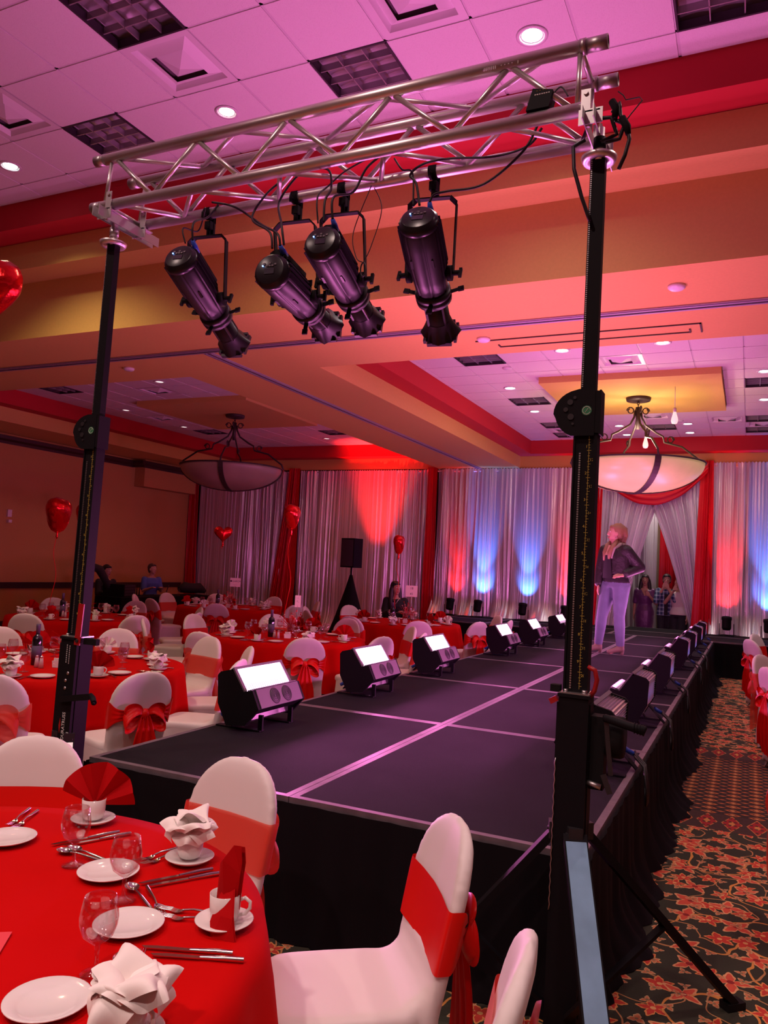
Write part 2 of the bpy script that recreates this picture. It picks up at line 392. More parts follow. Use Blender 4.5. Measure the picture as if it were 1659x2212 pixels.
edge = x.m('FRACT', x.mul(cy_, 2.5)); bord = x.mix(x.mul(x.lt(x.m('FRACT', x.mul(cy_, 12.)), .3), x.lt(x.m('FRACT', x.mul(cx_, 30.)), .55)), bord, (.05, .03, .02))
ym = x.m('FLOORED_MODULO', cy_, 9.0)
col = x.mix(between(ym, 6.2, 8.2), col, geo)
col = x.mix(between(ym, 5.85, 6.25), col, bord); col = x.mix(between(ym, 8.17, 8.6), col, bord)
x.link(col, x.b.inputs['Base Color'])
floor = struct('floor', fl, mc)

# walls
struct('wall_left', MB().bb(WX0-.2, WX0, WY0, WY1, 0, 5.6), M['wallpaper'])
struct('wall_right', MB().bb(WX1, WX1+.2, WY0, WY1, 0, 5.6), M['wall_plain'])
struct('wall_front', MB().bb(WX0, WX1, WY1, WY1+.2, 0, 5.6), M['wall_plain'])
struct('wall_back', MB().bb(WX0, WX1, WY0-.2, WY0, 0, 5.6), M['wall_plain'])
# chair rail, crown, baseboard on left wall
struct('trim_1', MB().bb(WX0, WX0+.03, WY0, 17.0, .80, .92).bb(WX0, WX0+.045, WY0, 17.0, .90, .93), M['dark_wood'])
cm = MB()
cp = [(0, 0), (.03, 0), (.04, .05), (.09, .09), (.10, .16), (0, .16)]
cm.prism([(a, b) for a, b in cp], (WX0, WY0, 3.82), (1, 0, 0), (0, 0, 1), (0, 1, 0), 14.9-WY0)
cm.prism([(a, b) for a, b in cp], (WX0+.32, 14.9, 3.82), (1, 0, 0), (0, 0, 1), (0, 1, 0), 2.1)
cm.prism([(a, b) for a, b in cp], (WX0, 14.9, 3.82), (0, -1, 0), (0, 0, 1), (1, 0, 0), .42)
struct('trim_2', cm, M['dark_wood'])
struct('baseboard_left', MB().bb(WX0, WX0+.025, WY0, 17, 0, .12), M['dark_wood'])
bx = MB().bb(WX0, WX0+.32, 15.0, 17.0, 3.35, 4.03); struct('wall_bulkhead', bx, M['wallpaper'])
struct('wall_plate', MB().bb(WX0, WX0+.04, 11.35, 11.45, 2.3, 2.45).bb(WX0, WX0+.07, 11.36, 11.44, 2.18, 2.24), M['white_enamel'])

# ceiling mass: soffit at ZS with stepped trays
def frame_rect(mb, outer, inner, z0, z1):
    X0, X1, Y0, Y1 = outer; a0, a1, b0, b1 = inner
    mb.bb(X0, X1, Y0, b0, z0, z1); mb.bb(X0, X1, b1, Y1, z0, z1); mb.bb(X0, a0, b0, b1, z0, z1); mb.bb(a1, X1, b0, b1, z0, z1)
LX0, LX1, RX0, RX1, FY0, FY1 = -12.75, -6.73, -4.76, 5.0, 8.05, 17.25
# lower soffit slab (tan): big slab strips around the two far trays, and beyond near tray
sf = MB()
z0, z1 = ZS, ZS+.27
sf.bb(WX0, WX1, 6.07, FY0, z0, z1); sf.bb(WX0, WX1, FY1, WY1, z0, z1)
sf.bb(WX0, LX0, FY0, FY1, z0, z1); sf.bb(LX1, RX0, FY0, FY1, z0, z1); sf.bb(RX1, WX1, FY0, FY1, z0, z1)
sf.bb(WX0, WX1, 6.07, 6.6, z1, 4.68)     # upper part of tall near face
struct('ceiling_soffit', sf, M['tan'])
# near stepped faces
s2 = MB(); s2.bb(WX0, WX1, 5.73, 6.6, 4.68, 4.975)
struct('ceiling_step', s2, M['tan'])
s3 = MB(); s3.bb(WX0, WX1, 5.44, 6.6, 4.98, 5.5)
struct('ceiling_red_step', s3, M['red_paint'])
# far trays' red steps
for i, (x0, x1) in enumerate(((LX0, LX1), (RX0, RX1))):
    rb = MB(); frame_rect(rb, (x0-.3, x1+.3, FY0-.3, FY1+.3), (x0+.32, x1-.32, FY0+.2, FY1-.35), ZS+.272, ZF+.25)
    struct('ceiling_red_step', rb, M['red_paint'])

def tile_field(name, x0, x1, dx, y0, y1, dy, z, skip, xs=None, ys=None, thick=.02):
    """a suspended ceiling: white slab (grid bars) plus one mesh object per tile"""
    g = MB().bb(x0-.05, x1+.05, y0-.05, y1+.05, z+.10, z+.14)
    for xv in xs: g.bb(xv-.012, xv+.012, ys[0], ys[-1], z+.001, z+.02)
    for yv in ys: g.bb(xs[0], xs[-1], yv-.012, yv+.012, z+.001, z+.02)
    root = struct(name, g, M['tbar'])
    cache = {}
    for i in range(len(xs)-1):
        for j in range(len(ys)-1):
            if skip(i, j): continue
            w_, h_ = xs[i+1]-xs[i]-.022, ys[j+1]-ys[j]-.022
            k = (round(w_, 3), round(h_, 3))
            if k not in cache: cache[k] = MB().box((0, 0, 0), (w_, h_, .014)).mesh('ceiling_tile', M['tile'])
            o = bpy.data.objects.new('ceiling_tile', cache[k]); COL.objects.link(o); o.parent = root
            o.location = ((xs[i]+xs[i+1])/2, (ys[j]+ys[j+1])/2, z+.002)
    return root
nx = [-2.92+.61*k for k in range(-9, 9)]; ny = [2.11+.61*k for k in range(6)]+[5.44]
def ix(xv): return int(round((xv-nx[0])/.61))
def iy(yv): return int(round((yv-ny[0])/.61))
near_fix = {'troffer': [(-2.92, 4.55), (-5.36, 4.55), (-.48, 4.55), (-4.14, 3.33)], 'vent': [(-4.14, 3.94), (-5.97, 3.94), (-2.31, 3.94)]}
near_skip = {(ix(a), iy(b)) for v_ in near_fix.values() for a, b in v_}
tile_field('ceiling_near_tray', WX0, WX1, .61, 2.11, 5.44, .61, ZN, lambda i, j: (i, j) in near_skip, nx, ny)
struct('ceiling_rear', MB().bb(WX0, WX1, WY0, 2.11, ZN, ZN+.05), M['tile'])
struct('ceiling_top', MB().bb(WX0, WX1, WY0, WY1, 5.50, 5.6), M['wall_plain'])
# far trays
fx = [-4.44, -4.364]+[-3.754+.61*k for k in range(0, 9)]; fy = [8.24]+[8.24+.555*(k+1) for k in range(15)]+[16.9]
fy = [8.24, 8.795, 9.35, 9.905, 10.46, 11.015, 11.57, 12.125, 12.68, 13.235, 13.79, 14.345, 14.9, 15.455, 16.01, 16.565, 16.9]
far_fix = {'vent': [(-1.924, 10.46), (-.704, 14.9), (-3.754, 15.455), (-1.924, 14.345), (-.094, 15.455)], 'troffer': [(-3.754, 9.905), (-.094, 9.35), (-.094, 12.125), (-.094, 14.9), (-3.754, 12.68), (-3.754, 14.9), (-3.754, 16.01), (-1.924, 15.455), (-.094, 16.01)]}
def near_idx(lst, v_): return min(range(len(lst)), key=lambda i: abs(lst[i]-v_))
far_skip = {(near_idx(fx, a), near_idx(fy, b)) for v_ in far_fix.values() for a, b in v_}
far_fix['troffer'] = [t for t in far_fix['troffer'] if t not in far_fix['vent']]
tile_field('ceiling_right_tray', RX0+.32, RX1-.32, .61, FY0+.2, FY1-.35, .61, ZF, lambda i, j: (i, j) in far_skip, fx, fy)
lx = [-12.43+.61*k for k in range(0, 10)]; ly = list(fy)
left_fix = {'vent': [(-9.99, 10.46), (-11.82, 12.68)], 'troffer': [(-11.82, 9.905), (-11.82, 14.345), (-8.77, 14.9), (-7.55, 15.455)]}
left_skip = {(near_idx(lx, a), near_idx(ly, b)) for v_ in left_fix.values() for a, b in v_}
tile_field('ceiling_left_tray', LX0+.32, LX1-.32, .61, FY0+.2, FY1-.35, .61, ZF, lambda i, j: (i, j) in left_skip, lx, ly)

# partition tracks on the soffit (two rails with dark slot)
def track(name, p0, p1):
    mb = MB(); a, b = Vector(p0), Vector(p1); d = (b-a).normalized(); n = Vector((-d.y, d.x, 0))
    for off in (-.035, .035): mb.bar(a+n*off, b+n*off, .028, .022)
    mb.mi = 1; mb.bar(a, b, .03, .008)
    mb.mi = 0
    for off in (-.062, .062): mb.bar(a+n*off, b+n*off, .012, .010)
    return struct(name, mb, [M['track'], M['black_slot']])
track('trim_3', (WX0, 7.05, ZS-.008), (WX1, 7.05, ZS-.008)); track('trim_4', (-5.72, 7.12, ZS-.008), (-5.72, 17.2, ZS-.008))
# access panel outline on soffit
ap = MB(); 
for (a0, a1, b0, b1) in ((-2.6, -.43, 7.52, 7.535), (-.445, -.43, 7.52, 7.8), (-2.4, -.53, 7.77, 7.785), (-.545, -.53, 7.68, 7.785), (-2.41, -2.395, 7.70, 7.785)): ap.bb(a0, a1, b0, b1, ZS-.01, ZS)
struct('ceiling_access_panel', ap, M['dark_wood'])

# raised canopy platforms above chandeliers
for nm, (x0, x1) in (('ceiling_platform', (-2.9, -.38)), ('ceiling_platform', (-10.75, -8.2))):
    struct(nm, MB().bb(x0, x1, 11.35, 13.9, ZF-.10, ZF), M['tan'])

# --- ceiling fittings
def troffer(x0, y0, w_, h_, z, label):
    t = thing('troffer_light', label, 'ceiling light', (x0+w_/2, y0+h_/2, z), 0, 'unlit recessed troffer lights')
    f = MB(); t_ = .014
    f.bb(-w_/2, w_/2, -h_/2, -h_/2+t_, -.006, .05); f.bb(-w_/2, w_/2, h_/2-t_, h_/2, -.012, .05); f.bb(-w_/2, -w_/2+t_, -h_/2+t_, h_/2-t_, -.012, .05); f.bb(w_/2-t_, w_/2, -h_/2+t_, h_/2-t_, -.012, .05)
    f.build('frame', M['troffer_black'], t)
    p = MB().grid(lambda u, v_: (-w_/2+t_+u*(w_-2*t_), -h_/2+t_+v_*(h_-2*t_), .075+.012*abs(math.sin(u*PI*3))), 24, 2); p.build('reflector', M['troffer_louver'], t)
    l = MB()
    for k in range(1, 3): l.bb(-w_/2+k*w_/3-.004, -w_/2+k*w_/3+.004, -h_/2+t_, h_/2-t_, 0.003, .055)
    for k in range(1, 4): l.bb(-w_/2+t_, w_/2-t_, -h_/2+k*h_/4-.004, -h_/2+k*h_/4+.004, 0.003, .055)
    l.build('louver', M['troffer_louver'], t)
    return t
def vent(x0, y0, w_, h_, z, label):
    t = thing('air_diffuser', label, 'air vent', (x0+w_/2, y0+h_/2, z), 0, 'square ceiling air diffusers')
    f = MB(); a = w_/2-.005
    b2 = h_/2-.005
    def ringbox(k0, k1, z_0, z_1):
        f.grid(lambda u, v_: _ring(u, k0+(k1-k0)*v_, z_0+(z_1-z_0)*v_), 4, 1, smooth=False, wrap=True)
    def _ring(u, k, z_):
        c = [(-1, -1), (1, -1), (1, 1), (-1, 1)][int(round(u*4)) % 4]; return (c[0]*a*k, c[1]*b2*k, z_)
    ringbox(1., .82, -.004, -.004); ringbox(.82, .74, -.004, .04)
    f.build('frame', M['white_enamel'], t)
    f = MB(); ringbox(.76, .48, .035, -.012); ringbox(.76, .76, .035, .04); f.build('vane', M['white_enamel'], t)
    f = MB(); ringbox(.44, .0, .02, -.035); f.build('cone', M['white_enamel'], t)
    MB().bb(-a*.8, a*.8, -b2*.8, b2*.8, .04, .045).build('backing', M['duct_dark'], t)
    return t
def downlight(x0, y0, z, label, r=.085, glow='lamp_glow', power=0, color=(1, .9, .85), group='recessed downlights'):
    t = thing('downlight', label, 'ceiling light', (x0, y0, z-.006), 0, group)
    MB().lathe([(r*1.25, -.002), (r*1.25, -.008), (r*1.0, -.010), (r*.92, .0)], 24, cap=False).build('trim_ring', M['white_enamel'], t)
    MB().lathe([(r*.95, .0), (r*.8, .05)], 24, cap=False).build('reflector', M['chrome'], t)
    MB().lathe([(0, -.006), (r*.5, -.004), (r*.82, .001)], 20).build('lamp', M[glow], t)
    if power: light('downlight_beam', 'SPOT', (0, 0, -.02), power, color, parent=t, aim=(0, 0, -1), size=.06, spot=2.2, blend=.8)
    return t
nm_lab = {(-2.92, 4.55): 'square unlit troffer above the middle of the truss', (-5.36, 4.55): 'square unlit troffer left of the truss end', (-.48, 4.55): 'square unlit troffer in the top right corner', (-4.14, 3.33): 'large unlit troffer at the top left beside a diffuser'}
for a, b in near_fix['troffer']:
    troffer(a, b, .61, .61, ZN, nm_lab[(a, b)])
nm_lab = {(-4.14, 3.94): 'square diffuser next to the top left troffer', (-5.97, 3.94): 'square diffuser at the left edge of the near ceiling', (-2.31, 3.94): 'square diffuser at the top middle of the picture'}
for a, b in near_fix['vent']: vent(a, b, .61, .61, ZN, nm_lab[(a, b)])
downlight(-1.368, 4.855, ZN, 'bright bluish downlight above the right end of the truss', .085, 'lamp_glow', 60)
downlight(-3.867, 4.855, ZN, 'lit downlight above the left half of the truss', .075, 'lamp_glow_warm', 60, (1, .8, .5))
downlight(-6.366, 4.855, ZN, 'bluish downlight at the far left of the near ceiling', .08, 'lamp_glow', 220, (1, .74, .44))
fts = [troffer(a, b, .61, .555, ZF, '') for a, b in far_fix['troffer']]; rank_labels(fts, 'unlit troffer', 'in the pink far ceiling tray')
fvs = [vent(a, b, .61, .555, ZF, '') for a, b in far_fix['vent']]; rank_labels(fvs, 'square diffuser', 'in the pink far ceiling tray')
fdl = [downlight(a, b, ZF, '', .085, 'lamp_glow', 34, group='downlights of the far right tray') for a, b in ((-2.26, 10.02), (-1.01, 10.0), (-3.57, 13.78), (-3.5, 11.92), (.16, 11.74), (.19, 13.58), (-2.32, 15.44), (-2.32, 16.45), (-1.08, 15.45), (-1.1, 16.4), (1.6, 11.7), (1.6, 14.5))]
rank_labels(fdl, 'small lit downlight', 'in the pink far ceiling tray')
lts = [troffer(a, b, .61, .555, ZF, '') for a, b in left_fix['troffer']]; rank_labels(lts, 'dark troffer', 'in the left dim ceiling tray')
lvs = [vent(a, b, .61, .555, ZF, '') for a, b in left_fix['vent']]; rank_labels(lvs, 'dark diffuser', 'in the left dim ceiling tray')
ldl = [downlight(a, b, ZF, '', .08, 'lamp_dim', 30, (1, .42, .26), group='downlights of the left tray') for a, b in ((-9.12, 10.13), (-11.66, 12.02), (-11.72, 13.92), (-7.9, 15.6), (-9.1, 15.9))]
rank_labels(ldl, 'faint downlight', 'in the left dim ceiling tray')
for (a, b, z, lab) in ((-.56, 6.5, ZS, 'round white smoke detector on the pink soffit right of the tower'), (-2.49, 7.455, ZS, 'round cap on the soffit just below the truss fixtures'), (-7.235, 7.456, ZS, 'round cap on the dark soffit at the left'), (-2.0, 9.6, ZF, 'round speaker grille between two far tray downlights'), (-3.2, 10.7, ZF, 'small round cap left in the far tray'), (-1.2, 15.1, ZF, 'round cap near the hanging bulbs')):
    o = MB().lathe([(.0, -.035), (.05, -.034), (.068, -.02), (.07, 0)], 20).build('smoke_detector', M['white_enamel']); o.location = (a, b, z); tag(o, lab, 'detector')

# chandeliers
def chandelier(cx_, cy_, label, lit):
    t = thing('bowl_chandelier', label, 'chandelier', (cx_, cy_, 0), 0, 'bowl chandeliers')
    zb = 3.45
    pr = [(0.001, zb-.46)]
    n = 14
    for k in range(1, n+1):
        a = k/n*1.0; pr.append((1.0*math.sin(a*PI/2)*1.0, zb-.46*math.cos(a*PI/2)**1.0))
    MB().lathe(pr+[(.985, zb), (.9, zb-.12), (.6, zb-.3), (.001, zb-.44)], 48).build('bowl', M['bowl_lit'] if lit else M['bowl_dark'], t)
    rim = MB(); rim.tube([(1.01*math.cos(2*PI*k/48), 1.01*math.sin(2*PI*k/48), zb) for k in range(48)], .014, 6, closed=True); rim.build('rim', M['iron'], t)
    for k in range(4):
        a = k*PI/2+.42
        st = MB(); pts = [(r_*1.012+.006, z_) for r_, z_ in pr]
        for (ra, za), (rb, zb_) in zip(pts[:-1], pts[1:]):
            st.bar((ra*math.cos(a), ra*math.sin(a), za-.008), (rb*math.cos(a), rb*math.sin(a), zb_-.004), .09, .012, up=(math.cos(a), math.sin(a), -.5))
        st.build('strap', M['iron'], t)
        arm = MB(); P = []
        for (r_, z_) in ((1.02, zb), (.98, zb+.10), (.70, zb+.30), (.42, zb+.36), (.40, zb+.45), (.30, zb+.50), (.12, zb+.62), (.06, zb+.74), (.045, zb+.84)): P.append((r_*math.cos(a), r_*math.sin(a), z_))
        arm.tube(P, .017, 8)
        for (rc, zc, rr_) in ((.52, zb+.40, .06), (.12, zb+.84, .06)):
            arm.tube([((rc+rr_*math.cos(q/10*2*PI)*(1-q/28))*math.cos(a), (rc+rr_*math.cos(q/10*2*PI)*(1-q/28))*math.sin(a), zc+rr_*math.sin(q/10*2*PI)*(1-q/28)) for q in range(13)], .010, 6)
        arm.build('scroll_arm', M['iron'], t)
    hub = MB().cyl((0, 0, zb+.55), (0, 0, zb+.90), .03, .04, 12); hub.build('hub', M['iron'], t)
    ch = MB()
    for k in range(6):
        zc = zb+.92+k*.045; ch.tube([(.016*math.cos(q/8*2*PI)*(1 if k % 2 else 0), .016*math.cos(q/8*2*PI)*(0 if k % 2 else 1), zc+.03*math.sin(q/8*2*PI)) for q in range(8)], .006, 5, closed=True)
    ch.build('chain', M['iron'], t)
    MB().lathe([(.0, zb+1.06), (.02, zb+1.0), (.18, zb+1.0), (.19, zb+1.03), (.19, zb+1.05)], 28).build('canopy', M['iron'], t)
    return t
M['bowl_lit'] = mat('alabaster_bowl', (.60, .46, .26), .35, var=(2.2, .14), emit=(1., .66, .32), es=.24)
M['bowl_dark'] = mat('alabaster_bowl_unlit', (.34, .25, .20), .4, var=(2.2, .1))
c1_ = chandelier(-1.62, 12.65, 'glowing alabaster bowl chandelier behind the right lift tower', True)
c2_ = chandelier(-9.30, 12.55, 'unlit dark alabaster bowl chandelier right of the left lift tower', False)
light('chandelier_lamp', 'POINT', (-1.62, 12.65, 3.75), 45, (1, .75, .55), size=.12)
downlight(-1.8, 18.45, ZS, 'added unseen downlight brightening the people behind the stage entrance', .08, 'lamp_glow_warm', 110, (1, .8, .75), group='added backstage fill downlights')  # added out of sight to light the people behind the entrance
# hanging bulbs
for (a, b, lab) in ((-1.02, 12.0, 'hanging lit bulb right of the chandelier chain'), (-1.68, 14.2, 'hanging bulb just behind the chandelier stem')):
    t = thing('hanging_bulb', lab, 'light bulb', (a, b, 4.05))
    MB().lathe([(0, -.11), (.035, -.10), (.05, -.06), (.045, -.02), (.028, .04), (.022, .07)], 16).build('bulb', M['bulb_pink'], t)
    MB().cyl((0, 0, .07), (0, 0, .13), .024, n=12).build('socket', M['white_enamel'], t)
    MB().cyl((0, 0, .13), (0, 0, .545), .005, n=6).build('cord', M['white_enamel'], t)
# ================================================================ STAGE
SZ = .61
SX0, SXM, SX1, SY0, SDY = -3.07, -1.86, -.545, 3.08, 1.985
stage = thing('runway_stage', 'long black carpeted T-shaped runway stage with a draped black skirt', 'stage', (0, 0, 0))
def deck(x0, x1, y0, y1):
    mb = MB(); e = .035
    mb.bb(x0+e, x1-e, y0+e, y1-e, SZ-.03, SZ-.0005)
    o = mb.build('deck_panel', M['stage_carpet'], stage)
    f = MB(); g = .002
    f.bb(x0+g, x1-g, y0+g, y0+e, SZ-.09, SZ); f.bb(x0+g, x1-g, y1-e, y1-g, SZ-.09, SZ); f.bb(x0+g, x0+e, y0+e, y1-e, SZ-.09, SZ); f.bb(x1-e, x1-g, y0+e, y1-e, SZ-.09, SZ)
    f.build('deck_frame', M['deck_edge'], o)
for k in range(6):
    deck(SX0, SXM, SY0+k*SDY, SY0+(k+1)*SDY-.001); deck(SXM, SX1, SY0+k*SDY, SY0+(k+1)*SDY-.001)
PY = SY0+6*SDY
for k in range(9):
    x0 = -6.0+1.22*k
    deck(x0, x0+1.219, PY, PY+1.3); deck(x0, x0+1.219, PY+1.3, PY+2.6)
# hidden support
sp = MB()
for k in range(7):
    for xx in (SX0+.15, SXM, SX1-.15): sp.bb(xx-.03, xx+.03, SY0+.2+k*1.9, SY0+.26+k*1.9, 0, SZ-.09)
sp.build('support_legs', M['black'], stage)
# skirt with folds and puddled hem
def skirt(name, p0, p1, out, seed, dense=34, pud=.10, zt=SZ-.020, parent=stage):
    p0, p1, out = Vector(p0), Vector(p1), Vector(out); L = (p1-p0).length; rnd = random.Random(seed)
    ph = [rnd.uniform(0, 6.28) for _ in range(8)]; nu = int(L*dense)
    hem = [rnd.uniform(.3, 1.) for _ in range(int(L*3)+3)]
    def fn(u, v_):
        s_ = u*L; amp = .008+.028*v_
        wv = math.sin(s_*36+ph[0]+.9*math.sin(s_*3.1+ph[1]))+.5*math.sin(s_*71+ph[2])+.7*math.sin(s_*17+ph[3]+v_*.6)
        hk = s_*3; h0 = hem[int(hk)]; h1 = hem[int(hk)+1]; t_ = hk-int(hk); hm = h0+(h1-h0)*(t_*t_*(3-2*t_))
        z = zt*(1-v_) if v_ < .93 else zt*.07*(1-(v_-.93)/.07)
        o_ = .012+amp*(wv*.35+.5)+(pud*hm*(max(0, v_-.62)/.38)**2)
        q = p0+(p1-p0)*u+out*o_; return (q.x, q.y, max(.004, z))
    MB().grid(fn, nu, 14).build(name, M['stage_skirt'], parent)
skirt('stage_skirt', (SX1, SY0, 0), (SX1, PY, 0), (1, 0, 0), 1, 34, .16)
skirt('stage_skirt', (SX0-.02, SY0, 0), (SX1+.02, SY0, 0), (0, -1, 0), 2, 34, .03)
skirt('stage_skirt', (SX0, SY0, 0), (SX0, PY, 0), (-1, 0, 0), 3, 22, .05)
skirt('stage_skirt', (SX1, PY, 0), (4.9, PY, 0), (0, -1, 0), 4, 34, .05)
skirt('stage_skirt', (-6.0, PY, 0), (SX0, PY, 0), (0, -1, 0), 5, 22, .03)
skirt('stage_skirt', (-6.0, PY, 0), (-6.0, PY+2.6, 0), (-1, 0, 0), 6, 15, .03)

# ================================================================ LED WASH FIXTURES
CAP = [(-.01, .33), (.01, .352), (.10, .375), (.19, .245), (.25, .262), (.305, .15), (.21, .045), (.07, .03), (0.0, .16)]
def wash(label, loc, rz, lit_power):
    t = thing('led_wash_light', label, 'stage light', loc, rz, 'LED wash lights along the runway edges')
    hl = .27
    for s_ in (-1, 1):
        c = MB(); c.prism(CAP, (0, s_*hl, 0), (1, 0, 0), (0, 0, 1), (0, -s_, 0), .022); c.build('end_cap', M['black'], t)
    h = MB()   # ribbed heatsink back
    prof = [(.20, .05), (.07, .035), (0.0, .16), (-.01, .33), (.01, .352), (.10, .372)]
    pts = []
    for (a0, b0), (a1, b1) in zip(prof[:-1], prof[1:]):
        n_ = max(2, int(math.hypot(a1-a0, b1-b0)/.0085))
        for k in range(n_): pts.append((a0+(a1-a0)*k/n_, b0+(b1-b0)*k/n_))
    pts.append(prof[-1]); cx0, cz0 = .12, .22; out = []
    for k, (a, b) in enumerate(pts):
        d = math.hypot(a-cx0, b-cz0); q = (-.004 if k % 2 else -.013); out.append((cx0+(a-cx0)*(d+q)/d, cz0+(b-cz0)*(d+q)/d))
    h.prism(out+[(.18, .25), (.19, .12)], (0, -hl+.022, 0), (1, 0, 0), (0, 0, 1), (0, 1, 0), 2*hl-.044); h.build('heatsink', M['heatsink'], t)
    fr = MB(); d = Vector((.09, 0, -.13)).normalized(); n_ = Vector((.82, 0, .57)).normalized()
    a = Vector((.101, 0, .374)); b = Vector((.19, 0, .245))
    for yy in (-hl+.014, hl-.014): fr.bar(a+Vector((0, yy, 0)), b+Vector((0, yy, 0)), .026, .02, up=n_)
    fr.bar(a+Vector((0, -hl, 0)), a+Vector((0, hl, 0)), .016, .022, up=n_)
    fr.build('lens_frame', M['panel_grey'], t)
    ln = MB(); p = [a+d*.008, b]; ln.add([Vector((q.x, y_, q.z))+n_*.004 for q in p for y_ in (-hl+.026, hl-.026)], [(0, 1, 3, 2)]); ln.build('lens', M['lens_pink'], t)
    bk = MB(); 
    for k in range(22):
        yy = -hl+.04+k*(2*hl-.08)/21; bk.bar(b-d*.045+n_*.006+Vector((0, yy, 0)), b+n_*.006+Vector((0, yy, 0)), .003, .004, up=n_)
    bk.build('louver', M['cap_panel'], t)
    bx_ = MB(); bx_.prism([(.19, .243), (.25, .262), (.303, .15), (.235, .105)], (0, -hl+.024, 0), (1, 0, 0), (0, 0, 1), (0, 1, 0), 2*hl-.048); bx_.build('driver_box', M['black'], t)
    fn_ = Vector((.90, 0, .43)).normalized(); fd = Vector((.053, 0, -.112)).normalized()
    pl = MB(); pa = Vector((.252, 0, .260)); pb = Vector((.303, 0, .152))
    pl.bar((pa+pb)/2+Vector((0, -hl+.03, 0))+fn_*.003, (pa+pb)/2+Vector((0, hl-.03, 0))+fn_*.003, (pb-pa).length, .005, up=fn_); pl.build('front_panel', M['panel_grey'], t)
    tp = MB(); tp.prism([(.196, .2475), (.246, .2635), (.246, .268), (.196, .252)], (0, -hl+.03, 0), (1, 0, 0), (0, 0, 1), (0, 1, 0), 2*hl-.06); tp.build('top_plate', M['cap_panel'], t)
    for yy in (-.06, .075):
        g = MB(); c = (pa+pb)/2+Vector((0, yy, 0))+fn_*.006
        ay = Vector((0, 1, 0)); MM = Matrix((ay, fd, fn_)).transposed()
        g.lathe([(0, .002), (.05, .003), (.052, 0)], 24, c, MM)
        for r_ in (.012, .024, .036, .047): g.tube([c+MM @ Vector((r_*math.cos(q/20*2*PI), r_*math.sin(q/20*2*PI), .004)) for q in range(20)], .0016, 4, closed=True)
        g.build('fan_grille', M['grille'], t)
    for s_ in (-1, 1):
        yk = MB(); yy = s_*(hl-.1)
        yk.bar((.12, yy, .10), (.06, yy, .012), .045, .008, up=(1, 0, 0)); yk.bar((-.06, yy, .006), (.27, yy, .006), .05, .008)
        yk.bar((.26, yy, .006), (.26, yy, .10), .03, .016, up=(0, 1, 0)); yk.build('foot_bracket', M['black'], t)
    br = MB()   # raised rear bracket plate with a round hole
    R0 = []; 
    n1 = 16; A = Vector((0.02, -.03, .14)); B = Vector((-.10, -.03, .01)); U = (B-A).normalized(); V = Vector((0, 1, 0)); c = (A+B)/2
    inner = [c+U*(.028*math.cos(q/n1*2*PI))+V*(.03+.020*math.sin(q/n1*2*PI)) for q in range(n1)]
    def sq(q):
        an = q/n1*2*PI; cx, sx = math.cos(an), math.sin(an); m_ = max(abs(cx), abs(sx)); return c+U*(.085*cx/m_)+V*(.03+.035*sx/m_)
    outer = [sq(q) for q in range(n1)]
    br.add(inner+outer, [(q, (q+1) % n1, n1+(q+1) % n1, n1+q) for q in range(n1)]); nrm = U.cross(V)*.006
    br.add([p_+nrm for p_ in inner+outer], [(q, (q+1) % n1, n1+(q+1) % n1, n1+q) for q in range(n1)]); br.build('rear_bracket', M['black'], t)
    pg = MB(); pg.cyl((-.01, -.12, .09), (-.06, -.14, .06), .016, .013, 10); pg.build('power_plug', M['blue_plug'], t)
    L = light('led_output', 'AREA', a+(b-a)*.5+n_*.03, lit_power, PINK, parent=t, size=.13, size_y=.48)
    L.rotation_euler = Matrix((d, Vector((0, 1, 0)), d.cross(Vector((0, 1, 0))))).transposed().to_euler()
    zz = (L.matrix_basis.to_3x3() @ Vector((0, 0, -1)))
    if zz.dot(n_) < 0: L.rotation_euler = Matrix((-d, Vector((0, 1, 0)), (-d).cross(Vector((0, 1, 0))))).transposed().to_euler()
    return t
PINK = (1.0, .20, .70)
ln_ = ['first LED wash light on the left stage edge, nearest the camera', 'second LED wash light from the camera on the left stage edge', 'third LED wash light from the camera on the left stage edge', 'fourth LED wash light from the camera on the left stage edge, after the gap', 'fifth LED wash light from the camera on the left stage edge', 'farthest LED wash light on the left stage edge']
for k, y_ in enumerate((4.28, 5.88, 7.38, 9.75, 11.3, 13.1)):
    wash(ln_[k], (-2.97, y_, SZ), 0, 42 if k < 3 else 22)
rn_ = ['LED wash light on the right stage edge partly behind the tower crank', 'second LED wash light from the camera on the right stage edge', 'third LED wash light from the camera on the right stage edge', 'fourth LED wash light from the camera on the right stage edge', 'fifth LED wash light from the camera on the right stage edge', 'sixth LED wash light from the camera on the right stage edge', 'farthest LED wash light on the right stage edge near the red drape']
for k, y_ in enumerate((4.55, 6.1, 7.85, 10.1, 11.5, 13.0, 14.3)):
    wash(rn_[k], (-.635, y_, SZ), PI, 42 if k < 3 else 22)
    if k < 5:
        cb = MB()
        for q in range(3):
            o_ = q*.035
            cb.tube([(-.57, y_+.13+o_*.3, SZ+.055+.01*q), (-.555, y_+.05+o_, SZ+.06), (-.50, y_-.02+o_, SZ+.03), (-.48, y_-.06+o_, SZ-.08), (-.485, y_-.02+o_, SZ-.17), (-.50, y_+.06+o_, SZ-.13), (-.505, y_+.10+o_, SZ-.04)], .007, 6)
        tag(cb.build('cable_loop', M['cable']), ['black cables looping over the stage edge nearest the right tower', 'black cables over the stage edge beside the second right wash light', 'black cables over the stage edge beside the third right wash light', 'black cables over the stage edge beside the fourth right wash light', 'black cables over the stage edge beside the fifth right wash light'][k], 'cable', 'cable loops over the stage edge')

